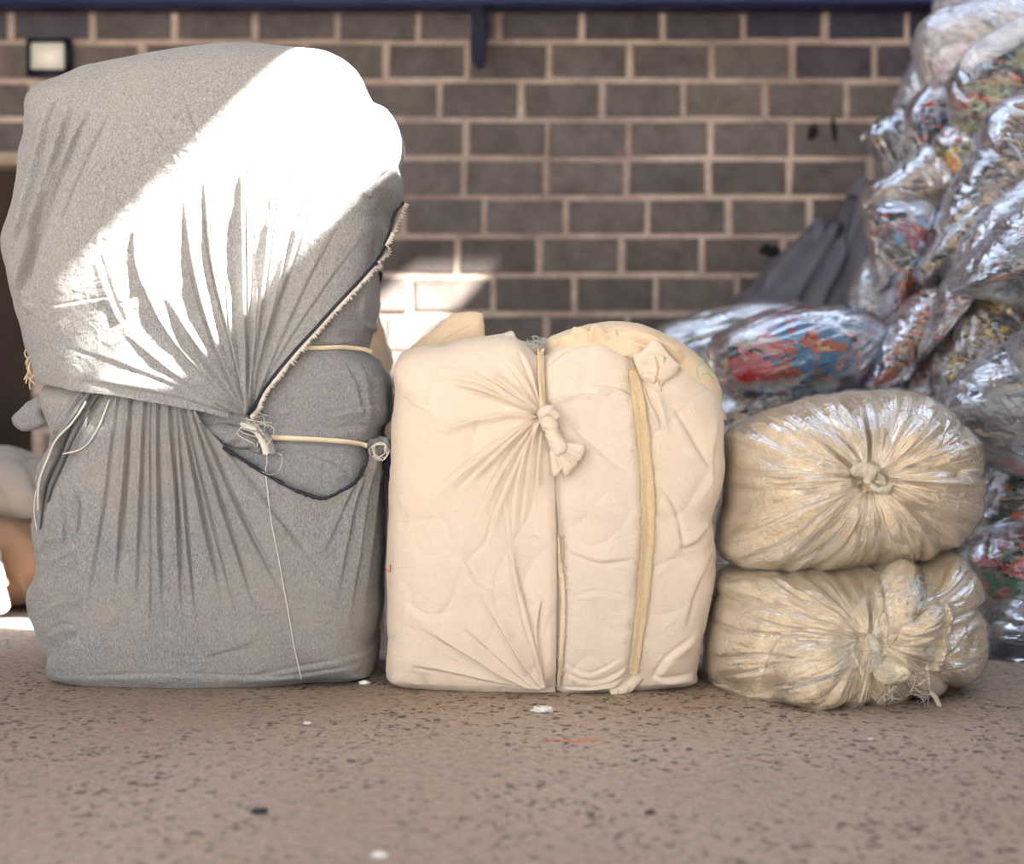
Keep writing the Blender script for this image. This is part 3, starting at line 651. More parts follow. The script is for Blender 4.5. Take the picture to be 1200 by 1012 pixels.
# dark cloth ear and tan strings on the left side
ear = Body([(14, 490), (22, 480), (36, 468), (50, 462), (62, 470), (62, 490), (50, 500), (34, 505), (20, 502)], 4.42, .03, 2.5, (40, 485), 120, 60, zmin=-1)
FX, FY = ear.FX, ear.FY; H = 0*FX; crease(H, FX, FY, [(18, 492), (36, 482), (60, 474)], 7, -.02, 'r', e=(.2, 0)); H += .003*fbm(FX*.1, FY*.1, 0*FX)
link('cloth_ear', ear.mesh('cloth_ear', ear.displaced(H), M['grey_in']), G)['label'] = 'dark folded cloth ear sticking out at the left'
tm = MB()
for i in range(22):
    x0 = rr.uniform(32, 46); y0 = rr.uniform(405, 440); L_ = rr.uniform(8, 26)
    P2 = catmull([(x0, y0), (x0-rr.uniform(0, 6), y0+L_*.5), (x0+rr.uniform(-7, 6), y0+L_)], 5, False)
    tm.tube(np.array([at(u, v, 4.30+.02*math.sin(i)) for u, v in P2]), [.003]+[.0024]*(len(P2)-2)+[.001], 4)
link('tassel', tm.me('tassel', plain('tan_string', (.62, .50, .34), .9)), G)['label'] = 'tan strings'

# ---------------------------------------------------------------- calico bale
B = thing('cloth_bale', 'cream calico bale with a twisted knot and a frayed strip down its front', 'bale', ((650-600)/PM, .3, 0))
DC, HC = 4.43, .30
body = Body([(457, 436), (463, 422), (480, 407), (520, 398), (565, 392), (600, 391), (622, 399), (640, 403), (657, 400), (702, 396), (745, 406), (778, 410), (808, 424), (836, 454), (850, 490), (851, 530), (846, 575), (836, 610), (842, 648), (838, 690), (829, 740), (823, 785),
             (815, 806), (780, 812), (700, 814), (600, 815), (500, 813), (458, 806), (446, 790), (447, 760), (451, 680), (455, 560), (456, 490)], DC, HC, 4.4, (640, 600), 900, 320)
FX, FY = body.FX, body.FY; K2 = (636, 486)
H = .007*fbm(FX*.010, FY*.010, 0*FX+12)+.0045*fbm(FX*.026, FY*.022, 0*FX+31)-.0035*ridge(pn(FX*.014+FY*.008, FY*.010-FX*.006, 0*FX+3), 7)**2
# three swollen panels between the ties
xm1 = np.interp(FY, [380, 480, 530, 630, 800], [634, 636, 648, 653, 652]); xm2 = np.interp(FY, [380, 430, 600, 700, 800], [738, 746, 757, 752, 737])
H -= .024*np.exp(-((FX-xm1)/7)**2)*np.where(FX < xm1, .5, 1)+.012*np.exp(-((FX-xm2)/9)**2)
H += .008*np.exp(-(((FX-(xm1+xm2)/2)/40)**2))
H -= .03*np.exp(-((FX-635)/18)**2)*smooth(430, 392, FY)
CL = [([(505, 503), (545, 492), (590, 484), K2], (6, 3), .014, 1), ([(556, 432), (590, 452), K2], (7, 3), .014, -1), ([(520, 448), (570, 462), K2], (6, 3), .017, -1), ([(500, 436), (560, 446), (600, 468), K2], (8, 3), .010, -1), ([(592, 420), (612, 448), K2], (5, 3), .014, -1), ([(606, 405), (620, 440), K2], (5, 3), .010, -1),
      ([(503, 585), (540, 550), (590, 512), K2], (8, 3), .012, 1), ([(535, 575), (570, 540), (605, 508), K2], (6, 3), .013, 1), ([(556, 618), (575, 570), (605, 520), K2], (7, 3), .013, 1), ([(568, 650), (580, 600), (612, 525), K2], (6, 3), .010, 1),
      ([(588, 560), (595, 620), (606, 700), (622, 760), (640, 808)], (4, 4), .008, -1), ([(610, 625), (616, 560), (624, 510), K2], (6, 3), .010, 1), ([(628, 600), (628, 550), (632, 510), K2], (5, 3), .012, 1), ([(600, 640), (604, 570), (620, 510), K2], (5, 3), .007, 1),
      ([(488, 730), (540, 760), (590, 790), (638, 808)], (10, 4), .014, -1), ([(560, 690), (590, 740), (615, 780), (640, 806)], (8, 3), .012, -1), ([(470, 775), (540, 788), (600, 800), (640, 808)], (8, 3), .009, -1), ([(530, 720), (570, 755), (610, 790), (640, 808)], (6, 3), .008, -1), ([(600, 640), (615, 700), (630, 760), (642, 806)], (6, 3), .008, 1), ([(636, 690), (630, 740), (640, 800)], (5, 3), .008, 1),
      ([(655, 806), (700, 800), (735, 790)], 6, .012, 1), ([(658, 785), (700, 795), (738, 775)], 5, .009, 1), ([(657, 770), (690, 786), (735, 762)], 5, .005, 1),
      ([(640, 468), (670, 462), (700, 462)], (4, 4), .009, 1), ([(690, 452), (720, 455), (742, 464)], (4, 4), .009, 1), ([(640, 430), (670, 412), (720, 402)], (8, 8), .007, 1), ([(650, 480), (690, 520), (740, 560)], 10, .005, 1), ([(655, 600), (690, 596), (730, 600)], 6, .004, 1), ([(660, 640), (700, 655), (745, 650)], 9, .005, -1), ([(660, 700), (700, 690), (740, 700)], 8, .004, 1),
      ([(752, 440), (760, 470), (775, 500)], 5, .010, 1), ([(765, 455), (775, 500), (782, 510)], 5, .010, -1), ([(780, 470), (800, 500), (835, 560)], 12, .006, 1), ([(762, 800), (780, 770), (820, 740)], 9, .009, 1), ([(760, 790), (790, 794), (820, 790)], 7, .010, 1), ([(845, 480), (836, 540), (838, 600)], 9, .010, 1), ([(838, 610), (815, 635), (790, 640)], 10, .010, 1), ([(840, 650), (820, 680), (800, 740)], 10, .006, 1), ([(765, 560), (790, 600), (800, 660)], 10, .004, 1),
      ([(470, 700), (500, 720), (540, 715)], 12, .005, 1), ([(540, 640), (560, 680), (590, 690)], 10, .004, 1), ([(755, 408), (775, 430), (770, 450)], 8, .010, 1)]
for pts, w_, a, f in CL: crease(H, FX, FY, pts, w_, a*1.5, flip=f, e=(.4, .05) if len(pts) > 3 or pts[-1] == K2 else (.3, .3))
H -= .020*np.exp(-(np.hypot(FX-K2[0], FY-K2[1])/16)**2)+.02*np.exp(-(np.hypot(FX-642, FY-806)/16)**2)
H += .012*(.5+.5*np.tanh((xm1-FX)/2))*smooth(470, 520, FY)*smooth(40, 0, xm1-FX)      # the left wrap laps over the middle panel
Vb = body.displaced(H); SB = Surf(Vb[body.front > .05])
sdm = np.where((FX > xm1) & (FX < xm2) & (body.front > .01), -1.0, 1.0)
wrapme = body.mesh('wrap', Vb, M['cotton'], keep=-sdm); link('wrap', wrapme, B)
link('middle_panel', body.mesh('middle_panel', Vb, M['cotton2'], keep=sdm), B)['label'] = 'paler calico panel between the ties'
o = link('frayed_strip', ribbon(SB, [(741, 432), (748, 480), (755, 540), (758, 600), (755, 660), (749, 720), (741, 786)], [12, 15, 16, 17, 16, 14, 12], .004, .006, 14, 7, wob=.0012, rag=.12, seed=4).me('frayed_strip', cloth('raw_jute', (.78, .60, .36), (.80, .64, .42), .5, .22, 420, .003, .002, (3, 1, .08))), B); o['label'] = 'raw golden frayed strip'
tm = MB()
for i in range(150):
    t_ = rr.uniform(0, 1); x0 = np.interp(t_, [0, .35, .5, 1], [741, 756, 758, 741]); y0 = 435+t_*350; sgn = rr.choice([-1, 1]); x0 += sgn*8
    P2 = catmull([(x0-sgn*3, y0), (x0+sgn*rr.uniform(1, 4), y0+rr.uniform(-5, 5)), (x0+sgn*rr.uniform(3, 9), y0+rr.uniform(-9, 9))], 3, False)
    yy = SB.y(x0, y0)-.009; tm.tube(np.array([((u-600)/PM, yy-rr.uniform(0, .004), CAMH-(v-HZ)/PM) for u, v in P2]), .0006, 3)
link('stray_threads', tm.me('stray_threads', M['strap']), o)
o = link('frayed_edge', ribbon(SB, [(654, 625), (656, 660), (659, 700), (658, 745), (654, 800)], [3, 5, 6, 6, 3], .003, .004, 12, 5, rag=.3, seed=9).me('frayed_edge', M['cotton3']), B)
tm = MB()
for i in range(110):
    y0 = rr.uniform(610, 790); x0 = np.interp(y0, [610, 700, 790], [655, 661, 656]); yy = SB.y(x0, y0)-.006
    tm.tube(np.array([((x0+k*rr.uniform(1, 3)-600)/PM, yy-.001*k, CAMH-(y0+rr.normal()*2-HZ)/PM) for k in range(3)]), .0006, 3)
link('stray_threads', tm.me('stray_threads', M['strap']), o)
link('tie_band', ribbon(SB, [(634, 408), (634, 430), (635, 455), (636, 478)], 8, .006, .004, 8, 6, wob=.001).me('tie_band', M['cotton3']), B)
yk = SB.y(640, 490)
kn = roll([(634, 478), (641, 490), (646, 503), (651, 516), (655, 530)], [6, 10, 8.5, 8.5, 7.5], yk-.022, M['cotton'], 'knot', B, 21, twist=9, lump=.35, nn=30)
roll([(632, 486), (642, 480), (652, 488)], [5, 7, 4], yk-.035, M['cotton'], 'knot_loop', kn, 24, lump=.3, nn=24)
roll([(650, 512), (657, 521), (650, 530)], [4, 6.5, 4], yk-.034, M['cotton'], 'knot_loop', kn, 25, lump=.3, nn=24)
tail = Body([(648, 524), (656, 519), (668, 521), (683, 523), (682, 531), (677, 540), (670, 548), (664, 556), (657, 551), (650, 556), (647, 540)], CAMD+yk-.024, .009, 3.2, (664, 537), 140, 60, zmin=-1)
FX, FY = tail.FX, tail.FY; H = .006*ridge(pn((FX-650)*.01, np.arctan2(FY-515, FX-644)*7, 0*FX), 3)
link('knot_tail', tail.mesh('knot_tail', tail.displaced(H), M['cotton']), kn)
# roll of cloth over the top right, ear at the top left
col = Body([(638, 410), (642, 395), (664, 385), (700, 377), (735, 377), (768, 385), (797, 399), (822, 418), (842, 442), (850, 480), (842, 500), (800, 470), (760, 440), (720, 425), (680, 425), (650, 425)], 4.44, .235, 3.6, (742, 415), 300, 130)
FX, FY = col.FX, col.FY; H = .004*fbm(FX*.03, FY*.03, 0*FX+2)
for pts, w_, a in (([(648, 404), (676, 392), (715, 388)], 4, .022), ([(688, 402), (694, 392), (704, 384)], 4, .022), ([(704, 400), (712, 392), (724, 388)], 3, .018), ([(735, 398), (768, 408), (800, 432)], 5, .022), ([(716, 386), (760, 392), (806, 418)], 6, .020), ([(670, 400), (676, 392), (688, 386)], 3, .016), ([(760, 400), (780, 404), (795, 414)], 4, .014)):
    crease(H, FX, FY, pts, w_, a)
Vc = col.displaced(H); SC = Surf(Vb[body.front > .05], Vc[col.front > .05])
link('top_roll', col.mesh('top_roll', col.displaced(H), M['cotton3']), B)
bun = Body([(742, 416), (752, 411), (764, 399), (776, 403), (786, 416), (796, 428), (790, 440), (779, 448), (774, 460), (763, 456), (754, 446), (746, 432)], CAMD+SB.y(764, 436)-.004, .022, 2.2, (764, 430), 200, 90, zmin=-1)
FX, FY = bun.FX, bun.FY; H = .003*fbm(FX*.05, FY*.05, 0*FX+2)
for pts, w_, a in (([(745, 425), (762, 415), (780, 418)], 5, .010), ([(752, 440), (765, 440), (775, 458)], 4, .010), ([(764, 415), (770, 430), (766, 450)], 5, .008)): crease(H, FX, FY, pts, w_, a)
link('gathered_fold', bun.mesh('gathered_fold', bun.displaced(H), M['cotton']), B)
fl_ = Body([(480, 408), (505, 388), (530, 368), (562, 366), (567, 378), (570, 396), (590, 412), (560, 420), (500, 420)], 4.62, .03, 2.4, (540, 398), 200, 70, zmin=.3)
FX, FY = fl_.FX, fl_.FY; H = .003*fbm(FX*.04, FY*.04, 0*FX+2); crease(H, FX, FY, [(500, 402), (535, 380), (560, 372)], 6, .006)
link('corner_flap', fl_.mesh('corner_flap', fl_.displaced(H), M['cotton3']), B)
f2 = Body([(575, 396), (592, 389), (601, 388), (608, 398), (628, 402), (634, 412), (612, 420), (585, 412)], 4.36, .04, 2.3, (604, 403), 140, 60, zmin=.3)
FX, FY = f2.FX, f2.FY; H = .003*fbm(FX*.06, FY*.06, 0*FX+2); link('corner_flap', f2.mesh('corner_flap', f2.displaced(H), M['cotton']), B)
tm = MB()
for i in range(26):
    x0 = rr.uniform(615, 640); y0 = rr.uniform(402, 410); P2 = catmull([(x0, y0), (x0+rr.normal()*5, y0-rr.uniform(3, 9)), (x0+rr.normal()*9, y0-rr.uniform(-2, 9))], 5, False)
    tm.tube(np.array([at(u, v, 4.32+.02*math.sin(i)) for u, v in P2]), .001, 4)
link('stray_threads', tm.me('stray_threads', M['greythread']), B)
sk = roll([(716, 812), (728, 806), (740, 800), (750, 790)], [10, 8, 6, 5], SB.y(735, 800)+.004, M['cotton'], 'bottom_tuft', B, 31, lump=.4, nn=30)
tm = MB(); gm = plain('green_marker', (.30, .62, .42), .8)
Pg = catmull([(822, 446), (818, 436), (822, 426), (832, 424), (838, 432)], 8, False); tm.tube(SC.pts([(822, 446), (818, 436), (822, 426), (832, 424), (838, 432)], .002, 8), .0013, 4); tm.tube(SC.pts([(824, 440), (832, 437), (840, 444)], .0016, 8), .0011, 4)
link('marker_scribble', tm.me('marker_scribble', gm), B)['label'] = 'faint green pen scribble'
tm = MB(); tm.tube(SB.pts([(450, 669), (456, 671), (457, 662)], .0016, 5), .0018, 4)
link('pen_mark', tm.me('pen_mark', plain('red_marker', (.6, .1, .08), .8)), B)['label'] = 'small red pen mark'

# ---------------------------------------------------------------- two clear bags of cream fibre
def fibre_mat(name, col, seed):
    t = NT(name); co = obco(t); a = t.noise(co, 7+seed, 5, .6, .4); b = t.noise(co, 34, 5, .7, .5); f = t.noise(co, 190, 3, .75)
    c = t.ramp(a.outputs[0], [(.28, tuple(x*.80 for x in col)), (.5, col), (.72, tuple(min(1, x*1.12) for x in col))])
    c = t.mix(1.0, c.outputs[0], t.ramp(b.outputs[0], [(.25, (.86, .83, .78)), (.6, (1.05,)*3)]).outputs[0], 'MULTIPLY')
    c = t.mix(1.0, c, t.ramp(f.outputs[0], [(.3, (.88,)*3), (.7, (1.1,)*3)]).outputs[0], 'MULTIPLY')
    n = t.bump(b.outputs[0], .014, .8); n = t.bump(f.outputs[0], .003, .8, n)
    p = t.n('ShaderNodeBsdfPrincipled', {'Base Color': c, 'Roughness': .85, 'Specular IOR Level': .25, 'Normal': n})
    return t.done(p)
fibre = fibre_mat('cream_fibre', (.80, .645, .425), 0)
F1 = film('clear_polythene', .04, .11, .7, gain=1.1, bdist=.0022, cap=.55)
def radial(b, K, amp, seed, kmul=1.0):
    FX, FY = b.FX, b.FY; a = np.arctan2(FY-K[1], FX-K[0]); rr_ = np.hypot(FX-K[0], FY-K[1])
    n1 = pn(np.cos(a)*2.1*kmul, np.sin(a)*2.1*kmul, rr_*.005+seed); n2 = pn(np.cos(a)*5*kmul, np.sin(a)*5*kmul, rr_*.010+seed+4); n3 = pn(np.cos(a)*11*kmul, np.sin(a)*11*kmul, rr_*.016+seed+9)
    h = (-.024*ridge(n1, 4)**1.5-.013*ridge(n2, 4)**2-.0035*ridge(n3, 3.5)**2)
    return amp*(h*smooth(4, 60, rr_)+.014), rr_, a
g_p = 'clear bags of cream fibre stacked beside the calico bale'
# upper bag
K3 = (1005, 556)
U = thing('plastic_bag', 'plump clear bag of cream fibre, knotted at the centre, on top of another', 'bag', ((998-600)/PM, .15, .33), g_p)
ub = Body([(846, 568), (848, 530), (854, 503), (884, 483), (924, 469), (987, 458), (1049, 456), (1099, 469), (1136, 499), (1154, 538), (1154, 578), (1141, 621), (1118, 645), (1049, 662), (966, 672), (883, 667), (846, 652), (837, 612)],
          4.37, .36, 2.3, K3, 900, 330, zmin=.30)
h, rr_, an = radial(ub, K3, 1.0, 1.3)
h += -.075*np.exp(-(rr_/34)**2)+.010*fbm(ub.FX*.012, ub.FY*.012, ub.P[..., 1]*3+8)
for pts, w_, a, f in (([(1005, 462), (1003, 500), (1002, 545)], (9, 5), .03, 1), ([(846, 560), (920, 552), (990, 556)], (8, 5), .014, 1), ([(1150, 570), (1080, 562), (1020, 556)], (8, 5), .016, 1), ([(862, 630), (930, 590), (995, 562)], (9, 5), .016, 1),
                      ([(1100, 640), (1060, 600), (1015, 565)], (9, 5), .016, -1), ([(920, 480), (960, 520), (998, 550)], (10, 5), .014, -1), ([(1110, 490), (1060, 520), (1012, 550)], (10, 5), .014, 1), ([(985, 650), (990, 610), (1000, 570)], (8, 4), .010, 1)):
    crease(h, ub.FX, ub.FY, pts, w_, a, flip=f, e=(.4, .05))
h *= np.clip(ub.front+.35, 0, 1)
Vs = ub.displaced(h-.002); Vf = ub.displaced(h+.002+.002*ridge(pn(np.cos(an)*8, np.sin(an)*8, rr_*.02), 3))
link('fibre_filling', ub.mesh('fibre_filling', Vs, fibre), U); link('plastic_film', ub.mesh('plastic_film', Vf, F1), U)
SU2 = Surf(Vf[ub.front > .1]); yk = SU2.y(1005, 556)
kfm = plain('cloudy_polythene', (.55, .50, .38), .25, var=.3, scale=60, bump=.004, spec=.6)
kn = roll([(984, 550), (995, 546), (1006, 550), (1015, 557), (1022, 566)], [4, 9, 9, 7, 4], yk-.02, kfm, 'knot', U, 41, lump=.5, nn=30)
roll([(1000, 562), (1006, 548), (1014, 545)], [4, 7, 4], yk-.038, kfm, 'knot_loop', kn, 42, lump=.5, nn=24)
roll([(1003, 560), (1010, 568), (1022, 568), (1027, 562)], [3, 4.5, 4.5, 3], yk-.040, kfm, 'knot_loop', kn, 43, lump=.4, nn=24)
# lower bag
K4 = (1000, 735)
L = thing('plastic_bag', 'sagging clear bag of cream fibre on the floor, torn tuft showing, beneath another', 'bag', ((988-600)/PM, .15, 0), g_p)
lb = Body([(833, 712), (838, 677), (856, 658), (900, 654), (966, 656), (1040, 648), (1100, 640), (1125, 655), (1144, 680), (1152, 720), (1153, 768), (1133, 803), (1090, 822), (987, 829), (924, 829), (852, 820), (826, 792), (822, 760)],
          4.33, .36, 2.4, K4, 900, 330)
h, rr_, an = radial(lb, K4, 1.0, 7.7)
FX, FY = lb.FX, lb.FY
h += -.06*np.exp(-(rr_/26)**2)+.010*fbm(FX*.012, FY*.012, lb.P[..., 1]*3+18)
h *= 1-.6*np.exp(-(((FX-938)/44)**2+((FY-778)/48)**2)**2)
h += .070*np.exp(-(((FX-938)/40)**2+((FY-778)/46)**2)**2)       # swollen lobe, left
h += .060*np.exp(-(((FX-1040-(700-FY)*.1)/38)**2+((FY-712)/50)**2)**2)   # hanging lobe, right
for pts, w_, a, f in (([(1008, 668), (1000, 700), (998, 730)], (8, 5), .02, 1), ([(975, 740), (985, 780), (975, 820)], (8, 8), .02, -1), ([(900, 735), (925, 725), (965, 728)], (7, 5), .016, 1), ([(1080, 690), (1078, 730), (1062, 770)], (7, 6), .022, -1),
                      ([(880, 800), (890, 760), (905, 730)], (7, 6), .014, 1), ([(1000, 740), (1012, 770), (1020, 820)], (8, 8), .018, 1), ([(840, 700), (900, 700), (970, 722)], (6, 4), .010, 1), ([(845, 690), (910, 675), (975, 715)], (6, 4), .009, 1), ([(1140, 700), (1100, 740), (1060, 760)], (7, 5), .010, 1), ([(1148, 760), (1100, 765), (1060, 770)], (7, 5), .010, 1)):
    crease(h, FX, FY, pts, w_, a, flip=f, e=(.3, .1))
h *= np.clip(lb.front+.35, 0, 1)
Vs = lb.displaced(h-.002); Vf = lb.displaced(h+.002+.002*ridge(pn(np.cos(an)*8, np.sin(an)*8, rr_*.02+5), 3))
link('fibre_filling', lb.mesh('fibre_filling', Vs, fibre), L); link('plastic_film', lb.mesh('plastic_film', Vf, F1), L)
SL = Surf(Vf[lb.front > .1])
tuftm = fibre_mat('raw_cream_fibre', (.80, .70, .52), 3)
tf = Body([(1024, 790), (1030, 776), (1044, 770), (1058, 776), (1066, 788), (1060, 798), (1046, 802), (1032, 800)], CAMD+SL.y(1044, 786)-.012, .028, 2.0, (1045, 786), 160, 80, zmin=-1)
H = .008*fbm(tf.FX*.09, tf.FY*.09, tf.P[..., 1]*30, 4); link('fibre_tuft', tf.mesh('fibre_tuft', tf.displaced(H), tuftm), L)['label'] = 'fluffy fibre bulging through the tear'
tm = MB()
for i in range(60):
    x0, y0 = (rr.uniform(998, 1012), rr.uniform(740, 762)) if i < 26 else (rr.uniform(1010, 1066), rr.uniform(765, 805))
    yy = SL.y(x0, y0)-.018; P2 = catmull([(x0, y0), (x0+rr.normal()*6, y0+rr.normal()*5), (x0+rr.normal()*9, y0+rr.normal()*8)], 4, False)
    tm.tube(np.array([((u-600)/PM, yy+rr.normal()*.003, CAMH-(v-HZ)/PM) for u, v in P2]), .0009, 3)
link('torn_shreds', tm.me('torn_shreds', M['fringe']), L)
roll([(994, 728), (1002, 738), (1006, 752), (1014, 762)], [3, 6, 6, 3], SL.y(1003, 742)-.008, kfm, 'knot', L, 51, lump=.5, nn=26)
roll([(1062, 790), (1074, 800), (1082, 820)], [2, 3, 2], SL.y(1074, 804)-.006, kfm, 'film_tail', L, 52, lump=.4, nn=14)

# ---------------------------------------------------------------- heap of clear bags of scraps, right
OR, RD, BL, NV, BK, GY, BE, BR, WH, GN, YL, PK, TN, MR, CH = (.55, .13, .04), (.50, .035, .03), (.04, .16, .33), (.03, .04, .12), (.015, .015, .018), (.22, .22, .24), (.55, .45, .33), (.16, .09, .055), (.72, .70, .68), (.10, .22, .12), (.58, .40, .07), (.62, .22, .24), (.40, .29, .20), (.18, .02, .05), (.07, .07, .08)
films = [film('polythene_a', .05, .16, .5, (0, .6, .2), (1, 1, 2.4), 1.3, .002, .75), film('polythene_b', .12, .18, .5, (0, -.7, .3), (1, 1, 2.2), 1.4, .002, .75), film('polythene_milky', .42, .22, .5, (0, .4, 0), (1, 1, 2), 1.5, .003, .7)]
heap = 'clear plastic bags of textile scraps heaped at the right'
def bag(outline, d, hd, label, pal, ang=-50, n=2.25, scale=9, fm=0, seed=0, ctr=None, amp=1.0, zmin=0.0, small=.35, st=2.2, neck=None, nt=340, nr=130, patch=None, name='plastic_bag', group=heap):
    """ang: direction of the long folds in degrees, measured in elevation"""
    b = Body(outline, d, hd, n, ctr, nt, nr, zmin=zmin)
    a = math.radians(ang); X, Y, Z = b.P[..., 0], b.P[..., 1], b.P[..., 2]
    u = X*math.cos(a)+Z*math.sin(a); v = -X*math.sin(a)+Z*math.cos(a)
    h = .022*fbm(u*3.0, v*7.0, Y*5+seed*3.1, 3)-.016*ridge(pn(u*2.5+seed, v*16, Y*8), 3)**2-.005*ridge(pn(u*5+seed, v*26, Y*14), 3)**2
    h = h*amp*.42+.005
    V1 = b.displaced(h-.004); V2 = b.displaced(h+.003+.003*ridge(pn(u*4+seed, v*14, Y*10+2), 3)*amp)
    lo_ = V1.reshape(-1, 3).min(0); c_ = b.c
    t = thing(name, label, 'bag', (c_[0], c_[1], lo_[2]), group)
    link('scrap_filling', b.mesh('scrap_filling', V1, scraps('scraps_%d' % seed, pal, scale, math.radians(ang), seed, small, st)), t)
    link('plastic_film', b.mesh('plastic_film', V2, films[fm]), t)
    if neck:                                          # a gathered corner or neck sticking out
        P2 = catmull(neck[0], 8, False); mbx = MB(); P = np.array([at(x, y, d-neck[2]) for x, y in P2])
        ra = np.interp(np.linspace(0, 1, len(P)), np.linspace(0, 1, len(neck[1])), neck[1])*d/FPX
        mbx.tube(P, ra, 20); vv = mbx.V[0]; vv += .006*np.stack([pn(vv[:, 0]*40, vv[:, 1]*40, vv[:, 2]*40)]*3, -1); mbx.V[0] = vv
        link('bag_neck', mbx.me('bag_neck', films[2]), t)
    return t
bag([(1150, 738), (1165, 712), (1200, 690), (1260, 680), (1330, 700), (1350, 750), (1320, 788), (1220, 792), (1165, 778)], 4.78, 0.2, 'silver-grey streaky bag on the floor, lowest of the right-hand heap', [GY, CH, (.35, .35, .38), GY, (.45, .45, .47), CH], -40, fm=1, seed=1, scale=7, st=5)
bag([(1124, 652), (1145, 628), (1200, 606), (1270, 600), (1340, 630), (1350, 685), (1290, 708), (1200, 702), (1158, 714), (1135, 695)], 4.98, 0.19, 'clear bag of salmon, red and green scraps above the silver-grey bag', [PK, OR, PK, GN, TN, RD, PK, GY], -55, seed=2, scale=8)
bag([(1128, 630), (1140, 585), (1152, 556), (1175, 540), (1260, 530), (1340, 560), (1350, 600), (1270, 618), (1190, 620), (1150, 640)], 5.16, 0.19, 'clear bag of black scraps with orange bits above the salmon bag', [BK, CH, BK, GY, OR, BK, CH], 15, seed=3, scale=8, st=4)
bag([(1101, 478), (1118, 445), (1145, 420), (1185, 403), (1250, 398), (1330, 430), (1350, 500), (1290, 548), (1200, 556), (1150, 543), (1113, 520)], 4.95, 0.21, 'large bag showing taupe and black cloth right of the knotted fibre bag', [GY, TN, BK, CH, TN, GY, (.28, .25, .23)], -50, fm=1, seed=4, scale=5)
bag([(1183, 420), (1189, 392), (1235, 368), (1330, 350), (1375, 380), (1340, 425), (1250, 452), (1196, 448)], 4.72, 0.16, 'streaky grey bag cut by the right frame edge, above the taupe bag', [GY, CH, WH, GY, TN], -70, fm=1, seed=5, scale=8, st=4)
bag([(1090, 470), (1092, 430), (1106, 395), (1128, 356), (1175, 335), (1240, 345), (1262, 382), (1215, 412), (1165, 425), (1130, 450), (1105, 474)], 5.2, 0.17, 'clear bag of brown and gold scraps, between orange bag and taupe bag', [BR, TN, BE, CH, GY, YL, BR], -55, seed=6, scale=12)
bag([(1050, 462), (1072, 430), (1100, 404), (1130, 425), (1140, 520), (1138, 640), (1125, 710), (1060, 722), (1015, 712), (1003, 620), (1012, 520), (1030, 476)], 5.42, 0.17, 'milky grey bag standing behind the knotted fibre bag', [GY, TN, (.4, .4, .42), CH], -60, fm=1, seed=7)
bag([(1007, 458), (1012, 430), (1023, 405), (1049, 364), (1075, 338), (1100, 325), (1118, 345), (1102, 390), (1080, 420), (1058, 450), (1030, 466)], 5.45, 0.16, 'slanting clear bag of orange and rust scraps above the knotted fibre bag', [OR, TN, BE, RD, GY, OR, BR, (.6, .3, .2)], -60, seed=8, scale=12, st=3)
bag([(1116, 338), (1135, 300), (1160, 272), (1200, 236), (1260, 200), (1330, 210), (1365, 280), (1320, 350), (1250, 378), (1200, 366), (1160, 352), (1130, 348)], 5, 0.2, 'big bag of rust-brown folded cloth, cut by the right frame edge', [(.30, .10, .05), BR, GY, (.35, .13, .07), TN, CH, BE], -50, seed=9, scale=6, st=3.5)
bag([(1077, 416), (1082, 385), (1095, 350), (1109, 322), (1125, 285), (1150, 250), (1200, 207), (1250, 180), (1282, 200), (1240, 260), (1180, 300), (1136, 345), (1116, 375), (1098, 407)], 5.2, 0.13, 'long thin bag streaked pink and red, left of the rust-brown bag', [PK, RD, GY, OR, WH, CH, GN, GY], -55, seed=10, scale=11, fm=1, st=3)
bag([(1066, 323), (1085, 285), (1105, 235), (1122, 205), (1138, 180), (1148, 150), (1165, 125), (1200, 103), (1260, 95), (1315, 130), (1300, 190), (1240, 225), (1180, 252), (1143, 282), (1118, 317), (1095, 328)], 5.4, 0.16, 'long slanting bag of beige and black patterned scraps at the upper right', [BE, TN, BK, BE, GY, BR, (.5, .3, .2), CH], -58, seed=11, scale=14)
bag([(1109, 125), (1115, 88), (1140, 58), (1200, 18), (1260, -10), (1325, 20), (1325, 90), (1250, 130), (1190, 142), (1150, 168), (1128, 175), (1112, 155)], 5.62, 0.19, 'clear bag of green, brown and black scraps beneath a white band', [(.25, .30, .16), BR, BK, OR, TN, CH, (.32, .36, .22)], -40, seed=12, scale=10, neck=([(1128, 82), (1142, 68), (1170, 50), (1205, 30), (1240, 15)], [6, 12, 15, 14, 6], .2))
bag([(1090, 172), (1110, 150), (1135, 155), (1152, 180), (1142, 200), (1125, 228), (1108, 240), (1097, 215)], 5.66, 0.12, 'small bag showing mustard yellow cloth beside the patterned bag', [YL, OR, YL, (.5, .45, .2), GY, RD], -60, seed=13, scale=9)
bag([(1070, 62), (1072, 35), (1096, 14), (1130, 2), (1200, -10), (1265, -15), (1285, 30), (1220, 62), (1150, 74), (1120, 98), (1100, 110), (1080, 98)], 5.86, 0.2, 'shiny white bag with a pink patch at the top of the heap', [WH, (.5, .45, .42), TN, PK, GY, WH, BR], -40, fm=2, seed=14, scale=8)
bag([(1095, 17), (1098, -5), (1130, -40), (1200, -60), (1280, -40), (1295, 0), (1200, 14), (1130, 20)], 6.1, 0.19, 'white bag cut by the top frame edge, highest on the heap', [WH, GY, WH, TN], -20, fm=2, seed=15)
bag([(1047, 128), (1053, 105), (1072, 70), (1090, 50), (1120, 60), (1122, 110), (1095, 128), (1065, 136)], 6.08, 0.15, 'pale milky bag bulging out behind the shiny white one', [WH, (.5, .5, .45), WH, GY], -60, fm=2, seed=16)
